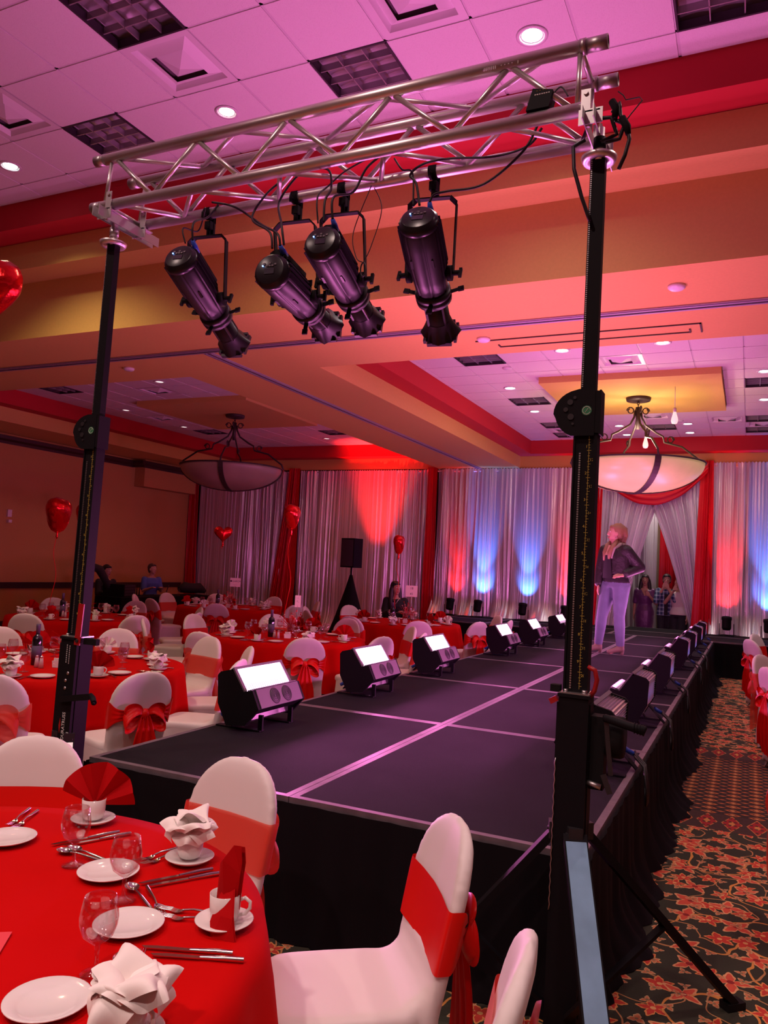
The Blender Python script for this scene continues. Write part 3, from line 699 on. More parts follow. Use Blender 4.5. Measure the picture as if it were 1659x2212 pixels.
# ================================================================ DRAPES
CY = 17.2
def drape(name, x0, x1, z0, z1, y, m, label, seed, dens=7., amp=.065, grp='silver satin drapes', x0b=None, x1b=None, flare=.25, cat='curtain', edge=None):
    L = x1-x0; rnd = random.Random(seed); ph = [rnd.uniform(0, 6.28) for _ in range(9)]
    x0b = x0 if x0b is None else x0b; x1b = x1 if x1b is None else x1b
    nf = max(2, int(abs(L)*dens)); nu = max(12, int(nf*18))
    def fn(u, v_):
        s_ = u*nf*2*PI
        am = amp*(.55+.45*math.sin(u*5+ph[5]))
        w_ = math.sin(s_+2.6*math.sin(s_*.23+ph[0])+.9*math.sin(v_*3.2+ph[6]+s_*.08))*.6+.6*math.sin(s_*.31+ph[1]+v_*1.8)+.28*math.sin(s_*2.3+ph[2]+v_*1.5)*math.sin(s_*.17+ph[7])+.16*math.sin(s_*4.7+ph[8]+v_*2)
        if v_ < .02: am *= .6
        k = (v_**1.2); xl = x0+(x0b-x0)*k; xr = x1+(x1b-x1)*k
        px = xl+(xr-xl)*u+.02*math.sin(s_*.5+v_*5+ph[3])*v_
        z = z1+(z0-z1)*v_
        pud = flare*max(0, (v_-.86)/.14)**2*(.5+.5*math.sin(u*nf*1.1+ph[4]))
        z = z if v_ > .012 else z1+.012*math.sin(s_*2.2)
        return (px, y-am*w_-pud, max(z0+.003, z))
    o = MB().grid(fn, nu, 44 if z1-z0 > 1 else 12).build(name, m); return tag(o, label, cat, grp)
# left (floor length) section
drape('silver_drape', -13.75, -10.85, 0, 3.98, CY, M['silver_curtain'], 'dark silver satin drape between the left corner and the first red drape', 11)
drape('silver_drape', -10.55, -6.95, 0, 4.0, CY, M['silver_curtain'], 'silver satin drape lit by a red beam behind the black loudspeaker', 12)
drape('silver_drape', -6.75, -3.05, SZ, 4.02, CY, M['silver_curtain'], 'silver satin drape with blue and red uplights left of the entrance', 13)
drape('silver_drape', -.70, 3.2, SZ, 4.10, CY, M['silver_curtain'], 'silver satin drape with red and blue uplights right of the entrance', 14)
drape('silver_drape', 3.2, 6.9, SZ, 4.10, CY, M['silver_curtain'], 'silver satin drape at the far right beyond the frame', 15)
for a, b, ab, bb_, z_, lab in ((-14.08, -13.78, -14.08, -13.65, 0, 'red satin drape in the far left corner beside the wall'), (-10.87, -10.53, -11.35, -10.55, 0, 'red satin drape between the two left silver drapes'), (-6.97, -6.73, -7.0, -6.72, 0, 'red satin drape left of the blue uplights'), (-3.12, -2.88, -3.5, -2.95, SZ, 'red satin drape left of the entrance, half hidden by the tower'), (-.92, -.68, -1.08, -.66, SZ, 'tall red satin drape right of the entrance')):
    drape('red_drape', a, b, z_, 4.06 if a < -1 else 4.14, CY-.06, M['red_drape'], lab, int(a*10) % 97, 22, .03, 'red satin drapes', ab, bb_, .04)
# entrance: two tied-open panels meeting at the top, swag, back drapes
def panel(x0t, x1t, x0b, x1b, lab, seed, left):
    rnd = random.Random(seed); ph = [rnd.uniform(0, 6.28) for _ in range(6)]
    def fn(u, v_):
        z = 4.05+(SZ+.01-4.05)*v_
        k = max(0, (v_-.22)/.78)
        if left: xa = x0t+(x0b-x0t)*k; xb = x1t+(x1b-x1t)*(k**.85)
        else: xb = x1t+(x1b-x1t)*k; xa = x0t+(x0b-x0t)*(k**.8)
        am = .050*(1-.3*k); s_ = u*10*2*PI+1.8*math.sin(u*17+ph[2])
        return (xa+(xb-xa)*u, CY+.02-am*(math.sin(s_+1.2*math.sin(u*5+ph[0]))+.4*math.sin(s_*.51+ph[1])+.22*math.sin(s_*3.3+ph[3])), z)
    o = MB().grid(fn, 200, 40).build('entrance_curtain', M['silver_curtain']); tag(o, lab, 'curtain', 'parted entrance curtains')
panel(-2.95, -1.72, -3.0, -2.45, 'silver curtain of the stage entrance drawn to the left', 31, True)
panel(-1.95, -.90, -1.06, -.86, 'silver curtain of the stage entrance drawn to the right', 32, False)
sw = MB()
def swf(u, v_):
    x_ = -3.0+u*2.22; sag = 4*u*(1-u); top = 4.10-.50*sag; h_ = .20+.20*sag
    z = top-h_*v_; return (x_, CY-.10-.05*math.sin(v_*PI)-.012*math.sin(v_*22), z+.02*math.sin(u*30)*v_*.2)
sw.grid(swf, 50, 14); tag(sw.build('red_swag', M['red_drape']), 'red satin swag across the top of the stage entrance', 'curtain')
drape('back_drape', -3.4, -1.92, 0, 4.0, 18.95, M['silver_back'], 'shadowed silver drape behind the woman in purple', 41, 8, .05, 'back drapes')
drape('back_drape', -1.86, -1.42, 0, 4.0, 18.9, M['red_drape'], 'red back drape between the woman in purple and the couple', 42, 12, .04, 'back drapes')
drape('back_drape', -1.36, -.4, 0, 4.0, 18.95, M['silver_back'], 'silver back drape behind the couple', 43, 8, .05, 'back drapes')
# pipe for drapes
tag(MB().cyl((-14.0, CY+.04, 3.97), (-3.1, CY+.04, 3.97), .02).build('drape_pipe', M['alu']), 'horizontal pipe carrying the drapes left of the entrance', 'pipe')
tag(MB().cyl((-3.05, CY+.09, 4.03), (6.9, CY+.09, 4.03), .02).build('drape_pipe', M['alu']), 'horizontal pipe carrying the entrance and right drapes', 'pipe')

# PAR uplights on the stage in front of the drapes
def par(x_, y_, z_, label, color, power, aim, spot=1.0):
    t = thing('par_can', label, 'stage light', (x_, y_, z_), 0, 'small uplights at the foot of the drapes')
    tl = Matrix.Rotation(-.28, 3, 'X')
    MB().lathe([(0, -.13), (.07, -.12), (.085, -.09), (.085, .07), (.095, .08), (.095, .13), (.088, .13), (.08, .08)], 20, (0, 0, .24), tl).build('housing', M['black'], t)
    y = MB(); y.tube([(-.13, 0, .01), (-.13, 0, .24)], .008, 6); y.tube([(.13, 0, .01), (.13, 0, .24)], .008, 6); y.tube([(-.13, -.09, .008), (-.13, .09, .008)], .01, 6); y.tube([(.13, -.09, .008), (.13, .09, .008)], .01, 6); y.tube([(-.13, 0, .008), (.13, 0, .008)], .008, 6); y.build('yoke', M['black'], t)
    le = MB().lathe([(0, .10), (.078, .102)], 18, (0, 0, .24), tl); le.build('lens', mat('par_lens', color, .3, emit=color, es=5), t)
    light('par_beam', 'SPOT', (0, .04, .40), power*.62, color, parent=t, aim=aim, size=.03, spot=spot, blend=1.)
    if z_ > 0: light('par_beam', 'SPOT', (0, .04, .40), power*2.3, color, parent=t, aim=(0, .40, 1.75), size=.02, spot=.62, blend=1.)
BL, RD = (.06, .22, 1.0), (1.0, .02, .02)
AB = (.0, .40, .78)
par(-6.15, CY-.42, SZ, 'black uplight at the left end of the raised stage', RD, 90, AB)
par(-5.50, CY-.40, SZ, 'black uplight throwing blue light, left of the pair', BL, 210, AB)
par(-4.47, CY-.40, SZ, 'black uplight throwing blue light, right of the pair', BL, 210, AB)
par(-3.55, CY-.40, SZ, 'black uplight beside the left mast of the entrance throwing red', RD, 160, AB)
par(-.38, CY-.42, SZ, 'black uplight throwing red light right of the tall red drape', RD, 190, AB)
par(.36, CY-.42, SZ, 'black uplight at the right edge throwing blue light', BL, 230, AB)
# red beam fixture on floor behind speaker
par(-8.3, 16.3, 0, 'black uplight on the floor behind the loudspeaker throwing red', RD, 7500, (0.10, .62, 3.9), .62)
# ================================================================ TRUSS
def text_mesh(body, size, loc, rot, m, parent, name='lettering', extrude=.0008, align='CENTER', label=None, squash=1.):
    c = bpy.data.curves.new(name, 'FONT'); c.body = body; c.size = size; c.extrude = extrude; c.align_x = align; c.align_y = 'CENTER'; c.resolution_u = 2
    o = bpy.data.objects.new(name, c); COL.objects.link(o); bpy.context.view_layer.update()
    me = bpy.data.meshes.new_from_object(o); bpy.data.objects.remove(o)
    me.materials.clear(); me.materials.append(m)
    o = bpy.data.objects.new(name, me); COL.objects.link(o); o.location = loc; o.rotation_euler = rot; o.scale = (1, squash, 1); o.parent = parent
    if label: o['label'] = label
    return o
TF, TR, ZT, ZB = 2.89, 3.14, 3.705, 3.452
truss = thing('box_truss', 'long aluminium box truss spanning the two lift towers', 'truss', (0, 0, 0))
XL, XR = -3.13, -.60
for (yy, zz) in ((TF, ZT), (TR, ZT), (TF, ZB), (TR, ZB)):
    xr = XR if zz == ZT else -.575
    c = MB(); c.cyl((XL+.05, yy, zz), (xr, yy, zz), .0275, n=20); c.build('chord', M['alu'], truss)
    k = MB(); k.cyl((XL, yy, zz), (XL+.06, yy, zz), .029, n=20)
    if zz == ZT: k.cyl((xr-.02, yy, zz), (xr+.004, yy, zz), .030, n=20); k.lathe([(.024, 0), (.027, .0), (.027, .085), (.023, .085), (.022, .02)], 20, (xr, yy, zz), Matrix.Rotation(PI/2, 3, 'Y'))
    k.build('coupler', M['alu_rough'], truss)
def brace(a, b, r=.0118):
    MB().cyl(a, b, r, n=10).build('brace', M['alu'], truss)
tops = [-2.99, -2.47, -1.95, -1.42, -.90]; bots = [-2.73, -2.20, -1.67, -1.14]
for yy in (TF, TR):
    off = 0 if yy == TF else .0
    for i, t_ in enumerate(tops):
        if i < len(bots): brace((t_+.012, yy, ZT-.02), (bots[i]-.014, yy, ZB+.02)); brace((bots[i]+.014, yy, ZB+.02), (tops[i+1]-.012, yy, ZT-.02))
    brace((tops[-1]+.012, yy, ZT-.02), (-.655, yy, ZB+.02)); brace((-3.02, yy, ZT-.02), (-3.045, yy, ZB+.02), .0105); brace((-.62, yy, ZT-.02), (-.625, yy, ZB+.02), .0105)
tt = [-3.0, -2.71, -2.2, -1.95, -1.46, -1.2, -.72]
tb = [-2.955, -2.70, -2.46, -2.12, -1.94, -1.58, -1.42, -1.13, -.92, -.68]
def zz_(xs, z):
    f = True
    for a, b in zip(xs[:-1], xs[1:]):
        brace((a+.01, TF+.02 if f else TR-.02, z), (b-.01, TR-.02 if f else TF+.02, z)); f = not f
zz_([-2.98, -2.62, -2.25, -1.88, -1.5, -1.13, -.76], ZT); zz_([-2.955, -2.73, -2.49, -2.14, -1.98, -1.58, -1.45, -1.15, -.92, -.66], ZB)
brace((-3.03, TF+.02, ZB), (-3.03, TR-.02, ZB)); brace((-.62, TF+.02, ZT), (-.62, TR-.02, ZT))
text_mesh('|||||||  . . . .  |', .03, (-.93, TF-.0252, ZT-.006), (PI/2, 0, 0), M['white_print'], truss, 'sticker')

# ================================================================ LIFT TOWERS
def tower(label, loc, lean, legs, mirror, logo):
    t = thing('lift_tower', label, 'lift tower', loc, 0, 'crank lift towers', rot=(0, lean, 0))
    W = .054
    c = MB(); c.bb(-W, W, -W, W, .03, 1.232); c.bb(-W-.006, -W, -W, W, .03, 1.20); c.bb(W, W+.004, -W+.02, W-.02, .1, 1.2)
    c.bb(-W-.004, W+.006, -W-.006, -W, 1.222, 1.234); c.build('base_column', M['black'], t)
    tp = MB(); tp.bb(-W, W, -W, W, 1.232, 1.238); tp.cyl((W-.02, -W+.02, 1.236), (W-.02, -W+.02, 1.25), .01, n=8); tp.cyl((-W+.02, -W+.02, 1.236), (-W+.02, -W+.02, 1.248), .008, n=8); tp.build('column_cap', M['alu_rough'], t)
    m2 = MB(); m2.bb(-.042, .042, -.020, .030, 1.20, 2.215); m2.bb(-.047, -.040, -.026, .030, 1.20, 2.2); m2.bb(.028, .042, -.028, -.02, 1.20, 2.2); m2.build('middle_mast', M['black'], t)
    m3 = MB(); m3.bb(-.024, .026, -.014, .024, 2.15, 3.275); m3.bb(-.030, -.024, -.012, .020, 2.15, 3.27); m3.build('inner_mast', M['black'], t)
    # rack teeth, chain and scale
    r = MB()
    for k in range(110): z = 2.38+k*.0081; r.bb(-.0265, -.0215, -.0165, -.014, z, z+.004)
    r.build('rack_teeth', M['alu_rough'], t)['kind'] = 'stuff'
    r = MB()
    for k in range(100): z = 1.25+k*.0088; r.bb(-.024, -.018, -.0245, -.02, z, z+.0055)
    r.build('lift_chain', M['alu_rough'], t)['kind'] = 'stuff'
    sc_ = MB(); sc_.bb(.0105, .0118, -.0212, -.02, 1.25, 2.19)
    for k in range(90):
        z = 1.26+k*.0103; w_ = .008 if k % 5 == 0 else .004; sc_.bb(.0118, .0118+w_, -.0212, -.02, z, z+.0014)
        if k % 2: sc_.bb(.0105-w_*.8, .0105, -.0212, -.02, z, z+.0014)
    sc_.build('height_scale', M['yellow'], t)['kind'] = 'stuff'
    for k in range(9):
        z = 1.30+k*.10
        text_mesh(str(20-k), .015, (.023, -.0212, z), (PI/2, 0, 0), M['yellow'], t, 'scale_number'); text_mesh(str(9-k), .015, (.003, -.0212, z+.05), (PI/2, 0, 0), M['yellow'], t, 'scale_number')
    # collar with cam housing
    g = MB(); g.bb(-.048, .050, -.034, .036, 2.20, 2.36); g.bb(.046, .052, -.038, .038, 2.195, 2.362)
    pts = [(-.03, 2.368)]+[(-.02-.105*math.sin(a)*(1 if a < 1.7 else .93), 2.275+.092*math.cos(a)) for a in [k*PI/16 for k in range(1, 15)]]+[(-.04, 2.19), (.03, 2.19), (.03, 2.368)]
    g.prism([(a, b) for a, b in pts], (0, -.036, 0), (1, 0, 0), (0, 0, 1), (0, 1, 0), .05); g.build('gear_collar', M['black'], t)
    bl = MB()
    for (a, b, r_) in ((-.045, 2.335, .006), (-.062, 2.318, .011), (-.078, 2.29, .009), (-.058, 2.262, .012), (-.05, 2.235, .005)): bl.cyl((a, -.0365, b), (a, -.040, b), r_, n=12)
    bl.build('collar_bolts', M['steel_dark'], t)
    gs = MB().cyl((0, -.0362, 2.285), (0, -.0372, 2.285), .0185, n=28); gs.build('round_sticker', M['green_sticker'], t, 'green round sticker')
    rg = MB(); rg.tube([(.0145*math.cos(q/28*2*PI), -.0375, 2.285+.0145*math.sin(q/28*2*PI)) for q in range(28) if q % 7 != 6], .0011, 4); rg.bar((-.006, -.0376, 2.276), (.006, -.0376, 2.294), .002, .001); rg.build('sticker_print', M['white_print'], t)
    # top: dish, spigot, cradle
    MB().lathe([(.02, 3.276), (.030, 3.270), (.045, 3.262), (.060, 3.262), (.066, 3.272), (.069, 3.283), (.066, 3.284), (.05, 3.272), (.03, 3.278), (.02, 3.282)], 32).build('top_dish', M['alu'], t)
    MB().cyl((0, .0, 3.27), (0, .0, 3.40), .0185, n=18).build('spigot', M['alu'], t)
    MB().cyl((0, 0, 3.315), (0, 0, 3.36), .024, n=14).build('socket', M['black'] if mirror > 0 else M['alu_rough'], t)
    yb = -loc[1]
    for s_ in (-1, 1):
        cr_ = MB(); x_ = s_*.021-(.02*mirror)
        cr_.bar((x_, yb+2.80, 3.392), (x_, yb+3.24, 3.392), .004, .050)
        cr_.build('cradle_rail', M['alu_rough'], t)
    for yy in (TF, TR):
        pk = MB(); y_ = yb+yy
        pk.bb(-.045-.02*mirror, .045-.02*mirror, y_-.034, y_-.029, 3.37, 3.43+.0); pk.bb(-.035-.02*mirror, .035-.02*mirror, y_-.034, y_+.034, 3.418, 3.424)
        pk.bb(-.04*mirror-.018-.0*mirror, -.04*mirror+.018, y_-.033, y_-.028, 3.42, 3.51)
        pk.cyl((-.03*mirror, y_-.02, 3.365), (-.03*mirror, y_-.02, 3.40), .007, n=8)
        pk.cyl((-.04*mirror, y_-.04, 3.495), (-.04*mirror, y_-.02, 3.495), .009, n=10); pk.build('truss_clamp', M['alu_rough'], t)
    # outrigger legs
    for k, (dx, dy, wd, kind) in enumerate(legs):
        L = MB(); H = Vector((dx, dy, 0)).normalized()*.055; top = Vector((H.x, H.y, .735)); ft = Vector((dx, dy, .03)); ft = ft
        L.bar(top, ft, wd, .028, up=(0, 0, 1)); lo = L.build('outrigger_leg', M['black'], t)
        if kind:  # overlay plate: its colour paints the light falling on the black leg
            d_ = (ft-top).normalized(); side = d_.cross(Vector((0, 0, 1))).normalized(); up = side.cross(d_)
            if up.z < 0: up = -up
            q = MB()
            q.bar(top+d_*.03+up*.016, ft-d_*.02+up*.016, wd-.012, .004, up=up); q.build('leg_face', M['leg_blue_lit'] if kind == 'plate' else M['alu_rough'], lo, 'worn leg face with the blue light in its colour' if kind == 'plate' else 'pale plate painting the pink light on top of the leg')
        F = MB(); F.box((ft.x, ft.y, .018), (.085, .05, .034), Matrix.Rotation(math.atan2(dy, dx), 3, 'Z')); F.build('foot', M['black_matt'], lo)
        B = MB(); mid = top.lerp(ft, .52); B.bar(mid-Vector((0, 0, .015)), (H.x, H.y, .10), .03, .014); B.build('leg_brace', M['black'], lo)
        J = MB(); J.box(top, (.05, .05, .06), Matrix.Rotation(math.atan2(dy, dx), 3, 'Z')); J.cyl(top+Vector((-.03, 0, 0)), top+Vector((.03, 0, 0)), .008, n=8); J.build('hinge', M['steel_dark'], lo)
    # small base
    MB().bb(-.06, .06, -.06, .06, 0, .03).build('base_plate', M['black'], t)
    # crank
    ck = MB(); s_ = 1
    if mirror > 0:   # right tower: winch drum at the right, handle grip sticking out right
        ck.bb(W+.004, W+.055, -.02, .05, .90, 1.16); ck.lathe([(0, 0), (.07, 0), (.075, .01), (.075, .05), (.07, .06), (0, .06)], 20, (W+.06, .015, 1.09), Matrix.Rotation(PI/2, 3, 'Y')); ck.build('winch', M['black_matt'], t)
        h = MB(); h.bar((W+.065, -.065, 1.165), (W+.085, -.045, .965), .016, .005, up=(0, 1, 0)); h.bar((W+.06, -.05, .965), (W+.085, -.045, .90), .02, .006, up=(0, 1, 0)); h.build('crank_arm', M['steel_dark'], t)
        g2 = MB(); g2.tube([(W+.055, -.07, 1.168), (W+.06, -.07, 1.168), (W+.16, -.08, 1.150), (W+.20, -.083, 1.144), (W+.203, -.083, 1.143)], [.010, .014, .0155, .0175, .012], 14)
        for k in range(4): g2.tube([(W+.165+.01*k+.011*math.cos(0)*0, -.0805+.0185*math.cos(q/12*2*PI), 1.149-.0018*k+.0185*math.sin(q/12*2*PI)) for q in range(12)], .0016, 4, closed=True)
        g2.build('crank_grip', M['black'], t)
        b2 = MB(); b2.cyl((W, -.03, .925), (W+.05, -.03, .915), .010, n=10); b2.build('locking_pin', M['alu_rough'], t)
    else:
        h = MB(); h.bar((-.015, -W-.012, .925), (.20, -W-.028, .968), .010, .030, up=(0, 0, 1)); h.build('crank_arm', M['black'], t)
        g2 = MB(); g2.tube([(.195, -W-.02, .972), (.235, -W-.045, .968), (.275, -W-.075, .955)], [.013, .014, .013], 12); g2.ball((.277, -W-.079, .954), .007, 8, 6); g2.build('crank_grip', M['black'], t)
        b2 = MB()
        for (a, z) in ((.012, 1.055), (.0, 1.018), (.0, .98)): b2.lathe([(0, 0), (.0085, .0), (.0085, .001), (.0, .003)], 14, (a, -W-.001, z), Matrix.Rotation(PI/2, 3, 'X'))
        b2.cyl((.012, -W, .938), (.012, -W-.004, .938), .005, n=10); b2.build('bolt_heads', M['alu_rough'], t)
        sc2 = MB()
        for k in range(9):
            z = 1.19-k*.0105; sc2.bb(-.010, -.006, -W-.0015, -W, z, z+.006); sc2.bb(.008, .011, -W-.0015, -W, z-.004, z+.003)
        sc2.build('printed_marks', M['white_print'], t)
    lv = MB()
    if mirror > 0:
        lv.tube([(W-.01, -.005, 1.22), (W+.012, -.012, 1.25), (W+.020, -.016, 1.29), (W+.012, -.02, 1.325), (W-.014, -.02, 1.335)], .009, 8); lv.build('release_lever', M['red_metal'], t, 'red release lever'); l2_ = MB(); l2_.bar((-W-.03, -.05, 1.20), (-W-.005, -.05, 1.215), .02, .035, up=(0, 1, 0)); l2_.build('safety_tab', M['red_metal'], t, 'red safety tab')
        MB().bb(-W-.035, -W+.0, -.045, -.01, 1.235, 1.26).build('latch', M['black_matt'], t)
    else:
        lv.bar((.058, -W-.003, 1.20), (.066, -W-.003, 1.405), .036, .006, up=(0, 1, 0)); lv.build('release_lever', M['red_metal'], t, 'red release lever')
        MB().cyl((.060, -W-.006, 1.222), (.060, -W-.013, 1.222), .009, n=12).build('lever_bolt', M['steel_dark'], t)
        MB().bb(.07, .155, -.03, -.005, 1.205, 1.235).build('latch', M['black_matt'], t)
    if logo:
        text_mesh('DURATRUSS', .0245, (.012, -W-.0015, .795), (PI/2, -PI/2, 0), M['white_print'], t, 'lettering', squash=1.1)
        dm = MB(); dm.add([(-.012, -W-.001, .835), (-.006, -W-.001, .795), (-.012, -W-.001, .755), (-.020, -W-.001, .795)], [(0, 1, 2, 3)]); dm.build('red_diamond', M['red_metal'], t)
        MB().bb(.035, .05, -W-.002, -W, .762, .768).build('printed_mark', M['white_print'], t)
    else:
        b3 = MB(); b3.bb(-W-.0065, -W-.0055, -.05, -.03, .25, .42); b3.build('side_sticker', M['white_print'], t)
        pw = MB(); pw.tube([(-W-.004, -W-.003, 1.0-.02*k+.0) if k % 2 else (-W-.001, -W-.004, 1.0-.02*k) for k in range(28)], .0025, 5); pw.build('safety_chain', M['alu_rough'], t)
    return t
tower('black crank lift tower at the right, in front of the stage corner', (-.583, 2.955, 0), .0105, [(.27, -.62, .085, 'plate'), (.55, .54, .045, ''), (-.62, -.18, .045, ''), (-.30, .10, .04, '')][:3], 1, False)
tower('black crank lift tower at the left with white lettering on its column', (-3.105, 2.955, 0), .021, [(.46, -.42, .05, 'plate2'), (-.5, -.45, .05, ''), (-.45, .5, .05, '')], -1, True)

# ================================================================ PROFILE SPOTLIGHTS (hang from rear bottom chord)
def leko(label, R, F, clamp, roll=0., dial=True):
    R, F = Vector(R), Vector(F); cl = Vector(clamp); t = thing('profile_spotlight', label, 'stage light', cl, 0, 'profile spotlights hanging from the truss')
    ax = (F-R).normalized(); side = ax.cross(Vector((0, 0, 1))).normalized(); up = side.cross(ax)
    B = Matrix((side, ax, up)).transposed()      # local x=side(right), y=axis, z=up
    O = R-cl
    def T(p): return O+B @ Vector(p)
    RL = B @ Matrix.Rotation(-PI/2, 3, 'X')      # lathe z -> axis
    def lat(prof, n=28, name='', m=None, par=None):
        return MB().lathe(prof, n, O, RL).build(name, m, par)
    # housing
    h = MB(); h.lathe([(.0, .0), (.066, .0), (.071, .003), (.075, .014), (.083, .018), (.085, .042), (.078, .05)], 40, O, RL); h.build('rear_cap', M['black_gloss'], t)
    h = MB(); hp = [(.078, .045), (.083, .06), (.083, .13), (.083, .20), (.079, .30), (.072, .385), (.060, .39)]
    def hg(u, v_):
        k = v_*6; i = min(5, int(k)); a, b = hp[i], hp[i+1]; f_ = k-i; r_ = a[0]+(b[0]-a[0])*f_; th = u*2*PI
        g_ = abs(((u*7) % 1)-.5); r_ *= (1-.05*max(0, 1-g_*14)) ; return T((r_*math.cos(th), a[1]+(b[1]-a[1])*f_, r_*math.sin(th)))
    h.grid(hg, 112, 6, wrap=True)
    for a_ in (-2.2, -1.0): h.bar(T((.080*math.cos(a_), .17, .080*math.sin(a_))), T((.082*math.cos(a_), .21, .082*math.sin(a_))), .012, .012, up=ax.cross(Vector((1, 0, 0))))
    h.build('housing', M['fixture_black'], t)
    fn = MB()   # cooling fins around upper half
    for k in range(15):
        a = math.radians(-20+k*15.7); ca, sa = math.cos(a), math.sin(a)
        fn.add([T((ca*r_, y_, sa*r_)) for (r_, y_) in ((.080, .03), (.094, .035), (.094, .24), (.080, .27))]+[T((ca*r_-sa*.003, y_, sa*r_+ca*.003)) for (r_, y_) in ((.080, .03), (.094, .035), (.094, .24), (.080, .27))], [(0, 1, 2, 3), (7, 6, 5, 4), (1, 5, 6, 2), (0, 4, 5, 1), (3, 2, 6, 7)], False)
    fn.build('cooling_fins', M['black_matt'], t)
    dr = MB(); dr.prism([(-.04, .06), (.04, .06), (.04, .115), (.02, .128), (-.02, .128), (-.04, .115)], T((0, .06, 0)), B @ Vector((1, 0, 0)), B @ Vector((0, 0, 1)), B @ Vector((0, 1, 0)), .22); dr.build('driver_box', M['black_matt'], t)
    rg = MB(); rg.lathe([(.062, .385), (.082, .388), (.084, .41), (.076, .415), (.084, .42), (.082, .445), (.055, .45)], 32, O, RL); rg.build('shutter_ring', M['fixture_black'], t)
    for a in (math.radians(8), math.radians(172), math.radians(-90), math.radians(90)):
        sh = MB(); ca, sa = math.cos(a), math.sin(a); sh.bar(T((ca*.07, .415, sa*.07)), T((ca*.118, .405, sa*.118)), .022, .003, up=ax); sh.bar(T((ca*.115, .405, sa*.115)), T((ca*.142, .402, sa*.142)), .026, .009, up=ax); sh.build('shutter_handle', M['black_matt'], t)
    ln = MB(); ln.lathe([(.055, .445), (.056, .57), (.060, .575)], 28, O, RL); 
    for a in (0, PI/2, PI, 3*PI/2): ln.bar(T((.056*math.cos(a+.78), .45, .056*math.sin(a+.78))), T((.056*math.cos(a+.78), .57, .056*math.sin(a+.78))), .012, .008, up=ax.cross(Vector((math.cos(a), 0, math.sin(a)))))
    ln.build('lens_tube', M['fixture_black'], t)
    gh = MB()    # flared four-sided gel holder
    def pet(u, v_):
        a = u*2*PI; m_ = max(abs(math.cos(a)), abs(math.sin(a))); r_ = .058*(1-v_)+(.072+.012*v_)/m_**.55*v_; return T((r_*math.cos(a+PI/4), .565+.085*v_-.010*math.cos(4*a+PI)*v_, r_*math.sin(a+PI/4)))
    gh.grid(pet, 32, 4, wrap=True)
    for s_ in range(4):
        a = PI/4+s_*PI/2+PI/4; 
        ca, sa = math.cos(a), math.sin(a); tx, tz = -sa, ca; q = .074
        gh.bar(T((ca*q+tx*.06, .655, sa*q+tz*.06)), T((ca*q-tx*.06, .655, sa*q-tz*.06)), .014, .020, up=ax)
    gh.build('gel_holder', M['fixture_black'], t)
    fl = MB().lathe([(0, .60), (.05, .605)], 24, O, RL); fl.build('lens', M['plastic_screen'], t)
    # rear control panel
    cp = MB(); cp.bar(T((-.024, -.0015, -.008)), T((.024, -.0015, -.008)), .003, .026, up=up); cp.build('display', M['plastic_screen'], t)
    kb = MB()
    for (a, b) in ((.0, .030), (-.014, .018), (.014, .018), (.028, .024), (0., .018), (-.028, .028)): kb.bar(T((a-.005, -.002, b)), T((a+.005, -.002, b)), .003, .008, up=up)
    kb.build('buttons', M['cap_panel'], t)
    MB().ball(T((-.034, -.003, .018)), .0035, 8, 6).build('status_led', M['led_blue'], t)
    text_mesh('sdkw', .010, T((0, -.002, -.032)), B.to_euler() if False else (B @ Matrix.Rotation(PI/2, 3, 'X')).to_euler(), M['cap_panel'], t, 'small_print') if False else None
    # yoke
    pv = .30; py = MB(); half = .108; topz = Vector((0, 0, -.105))
    PL, PR = T((-half, pv, 0)), T((half, pv, 0)); mid = Vector((0, 0, -.125)); TL = mid-side*(half+.002); TRr = mid+side*(half+.002)
    def strap(a, b): py.bar(a, b, .030, .006, up=side)
    cL, cR = TL-Vector((0, 0, .03)), TRr-Vector((0, 0, .03)); iL, iR = TL+side*.03, TRr-side*.03
    py.bar(PL, cL, .006, .030, up=ax); py.bar(PR, cR, .006, .030, up=ax)
    py.bar(cL, iL, .006, .030, up=ax); py.bar(cR, iR, .006, .030, up=ax); py.bar(iL, iR, .030, .006, up=Vector((0, 0, 1)))
    py.build('yoke', M['black'], t)
    for s_, P_ in ((-1, PL), (1, PR)):
        kn = MB(); kn.cyl(P_-side*s_*.03, P_+side*s_*.03, .012, n=12); kn.bar(P_+side*s_*.032+up*.026, P_+side*s_*.032-up*.026, .014, .014, up=side); kn.cyl(P_-side*s_*.026, P_-side*s_*.004, .034, n=20); kn.build('tilt_knob', M['black_matt'], t)
    # pipe clamp
    c = MB(); c.cyl(mid, (0, 0, -.065), .010, n=12); c.bb(-.018, .018, -.012, .012, -.085, -.045)
    c.grid(lambda u, v_: ((-.020+.04*v_), (.032*math.sin(-2.4+u*4.8)), (.032*-math.cos(-2.4+u*4.8))), 18, 1)
    c.bar((.012, .03, -.045), (.012, .03, .02), .012, .008); c.cyl((0, -.03, -.02), (0, -.055, -.03), .007, n=8); c.cyl((0, -.055, -.045), (0, -.055, -.015), .006, n=8); c.bb(-.016, .016, .02, .034, -.11, -.02)
    c.build('pipe_clamp', M['black_matt'], t)
    # blue power plug on top rear
    bp = MB(); bp.tube([T((.03, .085, .105)), T((.03, .05, .112)), T((.03, .02, .122))], [.012, .014, .009], 10); bp.build('power_plug', M['blue_plug'], t)
    return O+cl+B @ Vector((.03, .02, .122)), O+cl+B @ Vector((-.015, .03, .118))
zc = ZB
